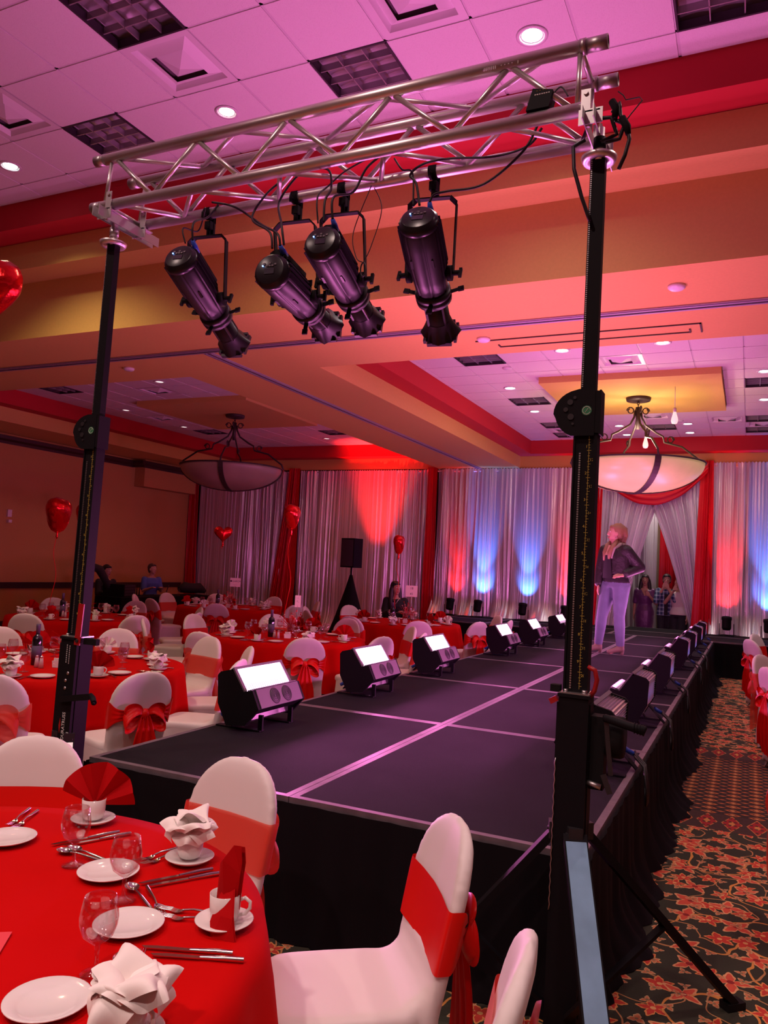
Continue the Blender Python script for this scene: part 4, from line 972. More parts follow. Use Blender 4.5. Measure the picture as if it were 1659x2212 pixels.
LK = [leko('leftmost black profile spotlight hanging from the truss', (-2.515, 2.862, 3.109), (-2.594, 3.478, 2.833), (-2.57, TR, zc)),
      leko('second profile spotlight from the left, lying almost level', (-1.962, 2.832, 2.964), (-2.028, 3.508, 2.90), (-2.04, TR, zc)),
      leko('third profile spotlight from the left, in front of the level one', (-1.712, 2.842, 3.07), (-1.785, 3.496, 2.898), (-1.777, TR, zc)),
      leko('rightmost profile spotlight hanging alone', (-1.27, 2.877, 3.123), (-1.368, 3.463, 2.791), (-1.314, TR, zc))]
def cable(pts, label, r=.0055, m='cable', name='cable'):
    P = [Vector(p) for p in pts]; out = []
    for i in range(len(P)-1):
        p0 = P[max(i-1, 0)]; p1 = P[i]; p2 = P[i+1]; p3 = P[min(i+2, len(P)-1)]
        for k in range(8):
            t = k/8; out.append(.5*((2*p1)+(p2-p0)*t+(2*p0-5*p1+4*p2-p3)*t*t+(3*p1-p0-3*p2+p3)*t**3))
    out.append(P[-1])
    return tag(MB().tube(out, r, 7).build(name, M[m]), label, 'cable', 'cables on the truss')
(a1, b1), (a2, b2), (a3, b3), (a4, b4) = LK
cable([a1, a1+Vector((0, 0, .09)), (-2.53, 3.08, 3.40), (-2.50, 3.12, 3.48)], 'black power cable rising from the leftmost spotlight to the truss')
cable([b1, b1+Vector((-.02, 0, .08)), (-2.56, 3.05, 3.32), (-2.50, 3.02, 3.42)], 'black data cable rising from the leftmost spotlight', .004)
cable([a2, a2+Vector((-.02, 0, .06)), (-2.10, 2.95, 3.24), (-2.30, 3.0, 3.38), (-2.46, 3.02, 3.44)], 'black cable sweeping from the second spotlight up to the left')
cable([b2, b2+Vector((-.02, 0, .08)), (-2.16, 2.95, 3.28), (-2.13, 3.0, 3.41), (-2.04, 3.0, 3.47)], 'black cable looping beside the clamp of the second spotlight')
cable([a2+Vector((.02, 0, 0)), a2+Vector((.0, 0, .10)), (-2.03, 2.98, 3.36), (-1.93, 3.0, 3.49), (-1.78, 2.98, 3.47), (-1.735, 2.95, 3.36), b3+Vector((0, 0, .10)), b3], 'black cable arching from the second spotlight to the third one')
cable([a3, a3+Vector((0, 0, .10)), (-1.66, 3.02, 3.36), (-1.60, 3.03, 3.47), (-1.50, 3.03, 3.53)], 'black cable rising right from the third spotlight')
cable([b3+Vector((-.03, 0, 0)), b3+Vector((-.04, 0, .12)), (-1.78, 3.0, 3.40), (-1.70, 3.02, 3.47), (-1.55, 3.02, 3.52)], 'thin black cable over the clamp of the third spotlight', .004)
cable([a4, a4+Vector((.02, 0, .03)), (-1.17, 2.95, 3.25), (-1.02, 2.98, 3.27), (-.86, 2.98, 3.38), (-.80, 2.99, 3.50)], 'long black cable drooping right from the rightmost spotlight')
cable([b4, b4+Vector((-.02, 0, .10)), (-1.35, 2.96, 3.36), (-1.30, 3.0, 3.42), (-1.18, 3.02, 3.43), (-1.0, 3.05, 3.42), (-.86, 3.05, 3.44), (-.80, 3.04, 3.50)], 'black cable arching from the rightmost spotlight along the truss')
cable([b4+Vector((-.03, 0, 0)), b4+Vector((-.04, 0, .15)), (-1.40, 2.98, 3.40), (-1.45, 3.0, 3.47)], 'thin black cable left of the rightmost clamp', .004)
cable([(-1.62, TR, 3.44), (-1.55, 3.10, 3.30), (-1.585, 3.08, 3.12), (-1.62, 3.08, 3.05)], 'thin steel safety wire right of the third spotlight', .0022)
cable([(-1.62, TR-.02, 3.43), (-1.68, 3.08, 3.20), (-1.66, 3.08, 3.08), (-1.625, 3.08, 3.05)], 'thin steel safety wire loop with a carabiner', .0022)
cb = MB(); cb.tube([(-1.62+.013*math.cos(q/14*2*PI), 3.08, 3.015+.033*math.sin(q/14*2*PI)) for q in range(14)], .0035, 6, closed=True); tag(cb.build('carabiner', M['steel_dark']), 'black carabiner hanging between the third and fourth spotlights', 'carabiner')
# splitter box on the truss and cable bundle at the right tower
bx2 = thing('control_box', 'small black trapezoid control box standing on the truss near its right end', 'box', (-.765, TF, ZB+.024))
MB().prism([(-.055, 0), (.035, 0), (.050, .065), (-.030, .085)], (0, .03, 0), (1, 0, 0), (0, 0, 1), (0, -1, 0), .06).build('case', M['black'], bx2)
q = MB()
for k in range(4): q.ball((-.012+.012*k, -.031, .070-.0*k), .0022, 6, 4)
q.build('indicator_lights', M['yellow'], bx2)
q = MB()
for k in range(7): q.bb(-.022+.009*k, -.016+.009*k, -.0312, -.030, .054, .058)
q.build('printed_marks', M['white_print'], bx2)
cable([(-.72, TF, ZB+.09), (-.69, TF, ZB+.11), (-.66, TF-.01, ZB+.06)], 'short thin cable leaving the control box', .003)
wd = thing('cable_bundle', 'tangle of black cables and plugs tied at the top of the right tower', 'cable', (-.50, 2.93, 3.38))
for k, P in enumerate(([(-.12, .05, .0), (-.08, .0, .05), (0, -.02, .03), (.02, 0, -.03), (-.04, 0, -.05)], [(.0, 0, .06), (.03, -.02, .08), (.035, -.02, .03), (.06, -.02, -.02), (.07, -.02, -.07), (.055, -.02, -.13), (.03, 0, -.17)], [(-.10, .0, -.03), (-.14, -.02, -.06), (-.13, -.04, -.16), (-.10, -.03, -.27), (-.07, -.01, -.36)], [(.01, 0, .03), (.05, -.01, .0), (.03, 0, -.05), (-.02, -.01, -.06)])):
    P = [Vector(p) for p in P]; MB().tube([P[0]]+[P[i].lerp(P[i+1], f_) for i in range(len(P)-1) for f_ in (.25, .5, .75, 1.)], .0075, 7).build('cable_strand', M['cable'], wd)
MB().tube([(.0, -.01, .10), (.02, -.015, .06), (.01, -.01, .03)], [.014, .016, .012], 10).build('plug', M['black_matt'], wd); MB().tube([(.04, -.02, .02), (.06, -.02, -.02), (.065, -.02, -.05)], [.014, .015, .010], 10).build('plug', M['black_matt'], wd)
MB().tube([(.02, 0, .14), (.04, 0, .12), (.05, 0, .10), (.10, 0, .10), (.11, 0, .085), (.07, 0, .04), (.04, 0, .0)], .0025, 5).build('thin_wire', M['cable'], wd)
# ================================================================ CHAIRS
CH = .925
def hw(z):
    if z > .72: return .212*math.sqrt(max(0, 1-((z-.72)/(CH-.72))**2))**.9
    if z > .44: return .196+.016*((z-.44)/.28)
    return .196+.012*(1-z/.44)
def yb(z): return -.205-.105*max(0, (z-.42)/(CH-.42))**1.15-(.03*(1-z/.42) if z < .42 else 0)
def loft(mb, rings, closed_ends=True):
    n = len(rings[0]); vs = [p for r in rings for p in r]
    fs = [(j*n+i, j*n+(i+1) % n, (j+1)*n+(i+1) % n, (j+1)*n+i) for j in range(len(rings)-1) for i in range(n)]
    if closed_ends: fs += [tuple(range(n))[::-1], tuple((len(rings)-1)*n+i for i in range(n))]
    mb.add(vs, fs, True)
def sring(cx_, cy_, z, a, b, n=24, p=.45):
    out = []
    for k in range(n):
        t = 2*PI*k/n; c, s_ = math.cos(t), math.sin(t)
        out.append((cx_+a*math.copysign(abs(c)**p, c), cy_+b*math.copysign(abs(s_)**p, s_), z))
    return out
def chair_meshes():
    R = {}
    b = MB(); zs = [.03, .12, .25, .38, .44, .52, .60, .68, .74, .79, .83, .86, .885, .903, .915, .922, CH]
    rings = []
    for z in zs:
        w_ = max(.004, hw(z)); a0 = .10*(1-min(1, z/.35)) if z < .35 else 0
        t_ = .026 if z < .84 else .026*max(.25, math.sqrt(max(0, 1-((z-.84)/(CH-.84))**2)))
        rg = sring(0, yb(z), z, w_, t_, 28, .35)
        rg = [(x_, y_+.022*(1-(x_/.21)**2)*-1*(1 if z > .46 else .3), z+(.16*(1-min(1, abs(x_)/.2)**2.2)*max(0, 1-z/.2))) for x_, y_, _ in rg]
        rings.append(rg)
    loft(b, rings); s = b; rings = []
    for z, k in ((.395, .93), (.41, .985), (.43, 1.), (.45, .99), (.463, .95), (.468, .86), (.469, .5)):
        rings.append(sring(0, .015, z, .208*k, .222*k, 28, .38))
    loft(s, rings)
    for q in range(7):
        a = q/6*PI/2; y_ = -.238+.15*(1-math.cos(a)); z_ = .56-.118*math.sin(a); s.cyl((-.155, y_, z_), (.155, y_, z_), .026, n=10); s.ball((-.155, y_, z_), .026, 10, 6); s.ball((.155, y_, z_), .026, 10, 6)
    s.bb(-.18, .18, -.21, -.06, .42, .47)
    def fil(u, v_):  # fillet from back front-face into seat
        a = v_*PI/2; r_ = .10; x_ = (-.190+.38*u)*(1-.10*v_)
        return (x_, -.19+.012+r_*(1-math.cos(a))*1.0-(.012*(1-v_))-.02*(1-v_)*(1-((x_)/.2)**2), .462+r_*1.5*(1-math.sin(a)))
    oo = blob('seat_and_back', s, .011, M['spandex'], None, 6); R['cover'] = oo.data; bpy.data.objects.remove(oo)
    k = MB()
    def sk(u, v_):
        t = u*2*PI; c, s_ = math.cos(t), math.sin(t); p = .38
        cor = abs(math.sin(2*t))**.8; zb_ = .20*(1-cor)**1.3; z = .425+(zb_-.425)*v_
        sc_ = 1+v_*(.10*cor-.10*(1-cor)); return (.206*sc_*math.copysign(abs(c)**p, c), -.0+.222*sc_*math.copysign(abs(s_)**p, s_)-.01, z)
    k.grid(sk, 48, 8, wrap=True); R['skirt'] = k.mesh('skirt', M['spandex'])
    for kind in ('satin', 'sheer'):
        m_ = M['red_satin'] if kind == 'satin' else M['red_organza']; rnd = random.Random(5 if kind == 'satin' else 9)
        bd = MB()
        def band(u, v_):
            t = u*2*PI; c, s_ = math.cos(t), math.sin(t)
            back = max(0, -s_)**.6*(1-abs(c)**3)
            h_ = .085-.052*back; zc = .655+.0*back; z = zc+h_*(1-2*v_)
            w_ = hw(z)+.006; rr = sring(0, 0, 0, w_, .032, 4, .35)
            x_ = w_*math.copysign(abs(c)**.35, c); y_ = yb(z)+.033*math.copysign(abs(s_)**.35, s_)-.022*(1-(x_/.21)**2)
            y_ -= (.012*back+.004*back*math.sin(v_*22)) if s_ < 0 else 0
            return (x_, y_, z)
        bd.grid(band, 64, 12, wrap=True); R[kind+'_band'] = bd.mesh('sash_band', m_)
        bw = MB(); bw.ball((0, -.325, .655), .032, 12, 8, (1.0, .8, 1.15))
        big = 1. if kind == 'satin' else 1.25
        for sd in (-1, 1):
            def loop(u, v_, sd=sd):
                a = u*2*PI*.98-PI; r_ = .5*(1+math.cos(a)) ; x_ = sd*(.015+.125*big*r_); zz = .03*math.sin(a)*1.6*big
                wv = (v_-.5)*(.04+.085*r_)*big; return (x_, -.335-.02*r_*math.cos(v_*5)-.012*math.sin(a), .655+zz+wv-.035*r_*(1 if sd > 0 else .6)+.012*math.sin(v_*16)*r_)
            bw.grid(loop, 22, 8)
        R[kind+'_bow'] = bw.mesh('sash_bow', m_)
        for q, (sd, ln_, wd_) in enumerate(((-1, .44, .075), (1, .50, .085))):
            tl = MB()
            def tail(u, v_, sd=sd):
                w_ = (.018+(wd_-.018)*min(1, v_*2.2)**.8)*big; x_ = sd*(.012+.035*v_)+(u-.5)*2*w_*.8
                return (x_, -.335-.02*math.sin(v_*2.5)-.008*math.sin(u*14+v_*2+q)*(1-.3*v_)-.006*q, .65-ln_*v_-.03*(u-.5)*v_)
            tl.grid(tail, 16, 14); R[kind+'_tail%d' % q] = tl.mesh('sash_tail', m_)
    return R
CM = chair_meshes()
CHAIRS = {}
def chair(x_, y_, face, kind, tab, label=None, bow=True):
    """face = world angle (radians) the sitter looks towards"""
    t = thing('banquet_chair', label or '', 'chair', (x_, y_, 0), face-PI/2, 'white covered chairs '+tab)
    names = ['cover', 'skirt', kind+'_band', kind+'_bow', kind+'_tail0', kind+'_tail1']
    for nme in names:
        o = bpy.data.objects.new(CM[nme].name.split('.')[0], CM[nme]); COL.objects.link(o); o.parent = t
        if nme.endswith('band'): o['label'] = 'red satin sash band' if kind == 'satin' else 'sheer orange-red sash band'
    CHAIRS.setdefault((tab, kind), []).append(t); t['_k'] = kind
    return t
def chairs_round(cx_, cy_, spec, tab):
    for (ang, r_, kind, *tw) in spec:
        a = math.radians(ang); sx_, sy_ = cx_+r_*math.cos(a), cy_+r_*math.sin(a)
        f = math.atan2(cy_-sy_, cx_-sx_)+math.radians(tw[0] if tw else 0)
        chair(sx_-.0, sy_, f, kind, tab)

# ================================================================ TABLES
def table(cx_, cy_, lab, labc, seed, drop=.46, R_=.915):
    t = thing('round_table', lab, 'table', (cx_, cy_, 0), 0, 'round banquet tables')
    MB().lathe([(0, .735), (R_-.01, .735), (R_-.005, .74), (R_-.005, .752), (0, .7545)], 48).build('tabletop', M['dark_wood'], t)
    for k in range(4):
        a = k*PI/2+.4; l = MB(); l.tube([(.55*math.cos(a), .55*math.sin(a), .735), (.62*math.cos(a), .62*math.sin(a), .0)], .016, 8); l.build('leg', M['steel_dark'], t)
    rnd = random.Random(seed); ph = [rnd.uniform(0, 6.28) for _ in range(6)]
    c = MB()
    def cl(u, v_):
        th = u*2*PI
        if v_ < .5:
            r_ = (R_+.004)*(v_/.5)**.7 if v_ > 0 else .0005; return (r_*math.cos(th), r_*math.sin(th), .757+.0008*math.sin(th*5+ph[0]))
        k = (v_-.5)/.5; am = .040*k**.8
        sqf = .05*abs(math.sin(2*th+ph[2]))   # square cloth corners hang lower
        w_ = math.sin(th*13+ph[0]+.8*math.sin(th*3+ph[1]))+.4*math.sin(th*27+ph[3])
        r_ = R_+.006+.012*math.sin(min(1, k*6)*PI/2)+am*w_*.8+.05*k
        return (r_*math.cos(th), r_*math.sin(th), .757-.008*min(1, k*8)-(drop+sqf)*k)
    c.grid(cl, 156, 22, wrap=True)
    o = c.build('tablecloth', M['red_cloth']); o.location = (cx_, cy_, 0); tag(o, labc, 'tablecloth', 'red table linens'); return t
TZ = .759
# ---- tableware meshes
def petal_rose(seed):
    rnd = random.Random(seed); mb = MB()
    for ringi, (n, R0, tilt, sz) in enumerate(((3, .004, .1, .070), (4, .014, .6, .068), (5, .022, 1.1, .060))):
        for k in range(n):
            a = 2*PI*k/n+ringi*.7+rnd.uniform(-.35, .35); ca, sa = math.cos(a), math.sin(a); tl = tilt+rnd.uniform(-.25, .25); q = rnd.uniform(.8, 1.25); ph = rnd.uniform(0, 6); lift = rnd.uniform(0, .018)
            def f(u, v_):
                w_ = (u-.5)*2; hh = sz*q*v_*(1-.22*w_*w_); lat_ = sz*.86*w_*math.sin(PI*(.18+.60*v_))
                bend = tl+.75*v_*v_; out_ = R0*.6+hh*math.sin(bend)-.016*w_*w_*v_+.008*math.sin(w_*5+ph)*v_
                z = hh*math.cos(bend)*.95+lift+.020-.012*abs(w_)**2*v_+.007*math.sin(w_*4.2+ph)*v_; return (ca*out_-sa*lat_, sa*out_+ca*lat_, z)
            mb.grid(f, 16, 12)
    mb.ball((0, 0, .012), .034, 10, 6, (1, 1, .8)); return mb
def fan(seed, rad=.125, spread=1.45):
    mb = MB()
    N = 8
    def f(u, v_):
        a = (u-.5)*2*spread; k = u*N; fold = abs((k % 2)-1)-.5; r_ = .012+rad*v_*(1-.10*abs(a)/spread); edge = .06*v_*v_*(abs(a)/spread)**2
        return (math.sin(a)*r_, fold*.030*(.25+v_)+edge*.5, math.cos(a)*r_+.01)
    mb.grid(f, N*4, 6, smooth=False)
    def g(u, v_):
        p = Vector(f(u, .98*v_)); return (p.x*.96, p.y+.006, p.z*.96)
    mb.grid(g, N*4, 4, smooth=False); return mb
def tall_napkin():
    mb = MB()
    # two folded standing sheets and a drooping front fold
    a = [(-.035, 0, 0), (.01, -.012, 0), (.035, .005, 0), (-.028, .0, .10), (.002, -.018, .12), (.045, .004, .09), (.020, .0, .155), (.048, .0, .16), (.050, .004, .12)]
    mb.add(a, [(0, 1, 4, 3), (1, 2, 5, 4), (3, 4, 6), (4, 5, 8, 7, 6)], False)
    b = [(x_, y_+.012, z*.97) for x_, y_, z in a]; mb.add(b, [(0, 3, 4, 1), (1, 4, 5, 2), (3, 6, 4), (4, 6, 7, 8, 5)], False)
    fr = [(-.005, -.015, .035), (.035, -.005, .05), (.065, -.030, .0), (.085, -.035, -.055), (.06, -.055, -.075), (.025, -.06, -.055), (.0, -.045, -.02), (.03, -.038, .0)]
    mb.add(fr, [(0, 1, 7), (1, 2, 7), (2, 3, 4, 7), (7, 4, 5), (7, 5, 6), (0, 7, 6)], False); f2 = [(x_, y_-.006+.010, z+.004) for x_, y_, z in fr]; mb.add(f2, [(0, 7, 1), (1, 7, 2), (2, 7, 4, 3), (7, 5, 4), (7, 6, 5), (0, 6, 7)], False)
    return mb
TW = {}
def tw(k, mb, m): TW[k] = mb.mesh(k, M[m])
plate_prof = [(0, .006), (.052, .006), (.058, .009), (.082, .017), (.0845, .0165), (.0845, .0145), (.060, .003), (.045, .0), (0, .0)]
tw('plate', MB().lathe(plate_prof, 40), 'china')
tw('saucer', MB().lathe([(0, .008), (.026, .008), (.030, .010), (.070, .019), (.0725, .018), (.055, .006), (.035, .0), (0, .0)], 36), 'china')
cup = MB().lathe([(0, .006), (.022, .004), (.026, .006), (.034, .012), (.0375, .03), (.039, .072), (.0378, .0725), (.036, .03), (.030, .014), (0, .012)], 32); tw('cup', cup, 'china')
hn = MB().tube([(.036, 0, .058), (.050, 0, .064), (.063, 0, .055), (.063, 0, .040), (.052, 0, .026), (.036, 0, .022)], [.005, .0048, .0045, .0045, .0048, .005], 8); tw('handle', hn, 'china')
gl = MB().lathe([(0, .003), (.032, .002), (.033, .004), (.012, .008), (.0055, .016), (.0045, .04), (.006, .062), (.016, .070), (.032, .084), (.040, .106), (.0415, .122), (.038, .145), (.0335, .166), (.0325, .166), (.0365, .145), (.040, .122), (.0385, .106), (.030, .087), (.014, .075), (0, .072)], 32); tw('wine_glass', gl, 'glass')
tw('white_napkin', petal_rose(3), 'white_napkin'); tw('white_napkin_b', petal_rose(8), 'white_napkin')
wf = fan(1, .075, 1.5); tw('white_fan', wf, 'white_napkin')
tw('red_napkin', fan(2), 'red_napkin'); tw('tall_napkin', tall_napkin(), 'red_napkin')
def fork():
    mb = MB(); mb.tube([(0, 0, .004), (0, .05, .006), (0, .095, .010), (0, .125, .006)], [.0055, .005, .0028, .003], 6)
    mb.grid(lambda u, v_: ((u-.5)*(.010+.012*math.sin(min(1, v_*1.6)*PI/2)), .12+.035*v_, .006-.004*math.sin(v_*PI)+.001), 6, 5)
    for k in range(4): mb.tube([(-.0085+.0057*k, .152, .0065), (-.0085+.0057*k, .175, .0075), (-.0078+.0052*k, .192, .0125)], [.0014, .0013, .0008], 4)
    return mb
def spoon():
    mb = MB(); mb.tube([(0, 0, .004), (0, .05, .007), (0, .10, .011), (0, .125, .008)], [.006, .005, .0028, .003], 6)
    mb.grid(lambda u, v_: ((u-.5)*.038*math.sin(max(.05, min(1, v_*.97+.03))*PI)**.6, .12+.058*v_, .011-.009*(1-(2*u-1)**2)*math.sin(v_*PI)), 10, 10); return mb
def knife():
    mb = MB(); mb.tube([(0, 0, .005), (0, .04, .006), (0, .10, .005)], [.0065, .0065, .0045], 8)
    mb.add([(-.006, .10, .006), (.006, .10, .006), (.0075, .18, .006), (.004, .215, .006), (-.006, .205, .006), (-.006, .10, .004), (.006, .10, .004), (.0075, .18, .0045), (.004, .215, .0045), (-.006, .205, .0045)], [(0, 1, 2, 3, 4), (9, 8, 7, 6, 5), (0, 5, 6, 1), (1, 6, 7, 2), (2, 7, 8, 3), (3, 8, 9, 4), (4, 9, 5, 0)], False); return mb
tw('fork', fork(), 'cutlery'); tw('spoon', spoon(), 'cutlery'); tw('knife', knife(), 'cutlery')
REG = {}
def put(kind, loc, rz, tab, cat, phrase, mesh=None, rot=None, sc_=1.):
    o = bpy.data.objects.new(kind, TW[mesh or kind]); COL.objects.link(o); o.location = loc; o.rotation_euler = rot or (0, 0, rz); o.scale = (sc_,)*3
    o['category'] = cat; o['group'] = phrase+'s '+tab; REG.setdefault((phrase, tab), []).append(o)
    return o
def cupset(x_, y_, rz, tab, nap, nmrot=0., sc_=1.):
    put('saucer', (x_, y_, TZ), rz, tab, 'saucer', 'white saucer')
    c = put('cup', (x_, y_, TZ+.008), rz, tab, 'cup', 'white cup')
    h = bpy.data.objects.new('handle', TW['handle']); COL.objects.link(h); h.parent = c
    if nap == 'w': put('napkin', (x_, y_, TZ+.064), rz+nmrot, tab, 'napkin', 'white rose-folded napkin', 'white_napkin', sc_=sc_)
    if nap == 'v': put('napkin', (x_, y_, TZ+.064), rz+nmrot, tab, 'napkin', 'white rose-folded napkin', 'white_napkin_b', sc_=sc_)
    if nap == 'f': put('napkin', (x_, y_, TZ+.056), rz+nmrot, tab, 'napkin', 'white fan-folded napkin', 'white_fan', sc_=sc_)
    if nap == 'r': put('napkin', (x_, y_, TZ+.050), rz+nmrot, tab, 'napkin', 'red fan-folded napkin', 'red_napkin', rot=(-.15, .18, rz+nmrot), sc_=sc_)
def cut(kind, a, b, tab, phrase):
    """a = business end, b = handle end"""
    a, b = Vector(a), Vector(b); d = a-b; put(kind, (b.x, b.y, TZ), math.atan2(d.y, d.x)-PI/2, tab, 'cutlery', phrase)

# ---- T1 nearest table
T1 = 'on the nearest table'
table(-1.86, 1.22, 'round banquet table nearest the camera at the lower left', 'red cloth on the nearest table at the lower left', 1, .50)
for (x_, y_, f, kind, lab) in ((-2.56, 2.28, -58, 'satin', 'chair with opaque red band at the far left of the nearest table'), (-1.71, 2.47, -98, 'sheer', 'chair with sheer orange-red band between the nearest table and the stage'), (-.80, 2.27, -143, 'satin', 'chair with glossy red band seen from the side, its seat towards the nearest table'), (-.42, 1.62, -170, 'sheer', 'chair cut off at the bottom edge, only its tall white back showing')):
    c = chair(x_, y_, math.radians(f), kind, 'x', lab); c['group'] = 'white covered chairs at the nearest table'
    # the seat centre sits in front of the back: shift so that the back top lands at the given spot
    d = Vector((math.cos(math.radians(f)), math.sin(math.radians(f)))); c.location.x += d.x*.30; c.location.y += d.y*.30
CHAIRS.clear()
cupset(-1.985, 2.03, 2.6, T1, 'r', -2.6+.55)
cupset(-1.50, 1.935, 3.0, T1, 'w', .4, 1.0)
cupset(-1.165, 1.655, .35, T1, None)
put('napkin', (-1.165, 1.655, TZ+.045), -.25, T1, 'napkin', 'tall standing red napkin', 'tall_napkin')
cupset(-1.045, 1.19, 0., T1, 'v', 2.0, 1.12)
for P in ((-2.07, 1.765), (-1.625, 1.735), (-1.353, 1.526), (-1.255, 1.196)): put('plate', (*P, TZ), 0, T1, 'plate', 'small white plate')
for P in ((-1.755, 1.731), (-1.47, 1.63), (-1.262, 1.33)): put('wine_glass', (*P, TZ), 0, T1, 'glass', 'empty stemmed glass')
for a, b in (((-1.93, 1.80), (-1.84, 2.00)), ((-1.90, 1.80), (-1.80, 2.01)), ((-1.507, 1.726), (-1.40, 1.915)), ((-1.483, 1.716), (-1.36, 1.91)), ((-1.262, 1.465), (-1.06, 1.548)), ((-1.222, 1.447), (-1.02, 1.535))): cut('knife', a, b, T1, 'table knife')
for a, b in (((-1.84, 1.785), (-1.70, 1.79)), ((-1.487, 1.688), (-1.37, 1.625)), ((-1.265, 1.418), (-1.185, 1.27)), ((-1.81, 1.81), (-1.69, 1.80))): cut('spoon', a, b, T1, 'spoon')
for a, b in (((-2.17, 1.85), (-2.26, 2.01)), ((-2.14, 1.85), (-2.22, 2.01)), ((-1.62, 1.845), (-1.585, 2.02)), ((-1.59, 1.845), (-1.55, 2.01)), ((-1.327, 1.650), (-1.18, 1.70)), ((-1.30, 1.618), (-1.15, 1.665)), ((-1.36, 1.640), (-1.475, 1.725)), ((-1.23, 1.43), (-1.15, 1.28))): cut('fork', a, b, T1, 'fork')
pc = MB(); pc.bb(-.09, .09, -.065, .065, 0, .0015); pc.box((.005, .005, .0035), (.18, .13, .0015), (0, 0, .08)); o = pc.build('menu_card', M['pink_card']); o.location = (-1.60, 1.255, TZ); o.rotation_euler = (0, 0, .55); tag(o, 'pink-red folded card at the left edge of the nearest table', 'card')

# ---- centre pieces
def bottle(x_, y_, lab):
    t = thing('wine_bottle', lab, 'bottle', (x_, y_, TZ), 0, 'wine bottles'); MB().lathe([(0, 0), (.036, 0), (.0385, .006), (.0385, .19), (.034, .215), (.016, .235), (.0145, .24), (.0145, .30), (.0165, .302), (.0165, .315), (0, .316)], 28).build('glass_body', M['wine_glass_dark'], t)
    MB().lathe([(.0389, .05), (.0392, .05), (.0392, .15), (.0389, .15)], 28).build('label_band', M['wine_label'], t); MB().lathe([(.0152, .245), (.0172, .30), (.0172, .317), (0, .318)], 20).build('capsule', M['wine_label'], t); return t
def shaker(x_, y_, lab, tall=.1):
    t = thing('shaker', lab, 'shaker', (x_, y_, TZ), 0, 'salt and pepper shakers'); MB().lathe([(0, 0), (.019, 0), (.012, tall*.8), (.011, tall*.82)], 16).build('body', M['white_enamel'], t); MB().lathe([(.012, tall*.82), (.013, tall*.9), (.009, tall), (0, tall*1.02)], 16).build('cap', M['chrome'], t)
def foil_spray(x_, y_, lab, seed):
    t = thing('foil_centerpiece', lab, 'centrepiece', (x_, y_, TZ), 0, 'foil spray centrepieces'); rnd = random.Random(seed)
    MB().lathe([(0, 0), (.045, 0), (.047, .004), (.047, .15), (.045, .15), (.045, .006), (0, .005)], 24).build('glass_vase', M['glass'], t)
    mb = MB(); mw = MB()
    for k in range(64):
        a = rnd.uniform(0, 6.28); e = rnd.uniform(.1, 1.5); L_ = rnd.uniform(.10, .24); d = Vector((math.cos(a)*math.cos(e), math.sin(a)*math.cos(e), math.sin(e)))
        p0 = Vector((0, 0, .10)); p1 = p0+d*L_; mid = p0.lerp(p1, .5)+Vector((rnd.uniform(-.02, .02), rnd.uniform(-.02, .02), .01))
        (mb if k % 3 else mw).tube([p0, mid, p1], [.0022, .0022, .0008], 4)
        if k % 3 == 0: (mb if k % 2 else mw).ball(p1, .009, 6, 5, (1, .5, 1))
    for k in range(26):
        a = rnd.uniform(0, 6.28); z = rnd.uniform(.01, .13); r_ = rnd.uniform(.0, .035); mb.box((r_*math.cos(a), r_*math.sin(a), z), (.02, .012, .012), (rnd.uniform(0, 3), rnd.uniform(0, 3), 0))
    mb.build('red_foil_sprays', M['foil_red'], t)['kind'] = 'stuff'; mw.build('white_foil_sprays', M['foil_white'], t)['kind'] = 'stuff'
def sign(x_, y_, rz, lines, lab, h_=.34, w_=.11, ht=.085, tilt=0):
    t = thing('table_sign', lab, 'sign', (x_, y_, TZ), rz, 'table signs on stands'); MB().cyl((0, 0, 0), (0, 0, h_+.02), .003, n=8).build('stand_rod', M['chrome'], t); MB().lathe([(0, 0), (.035, 0), (.036, .004), (0, .006)], 20).build('stand_base', M['chrome'], t)
    MB().box((0, 0, h_+ht/2), (w_, .003, ht)).build('card', M['card'], t)
    for k, (s_, sz, oy) in enumerate(lines): text_mesh(s_, sz, (0, -.0022, h_+ht/2+oy), (PI/2, 0, 0), M['ink'], t, 'lettering')
def caddy(x_, y_, lab):
    t = thing('sugar_caddy', lab, 'caddy', (x_, y_, TZ), .4, 'sugar packet caddies'); MB().prism([(-.035, 0), (.035, 0), (.04, .05), (-.04, .05)], (0, .025, 0), (1, 0, 0), (0, 0, 1), (0, -1, 0), .05).build('holder', M['china'], t)
    mb = MB()
    for k in range(5): mb.box((-.024+.012*k, 0, .045), (.008, .045, .05), (.08*k-.2, 0, 0))
    mb.build('packets', M['white_napkin'], t)['kind'] = 'stuff'
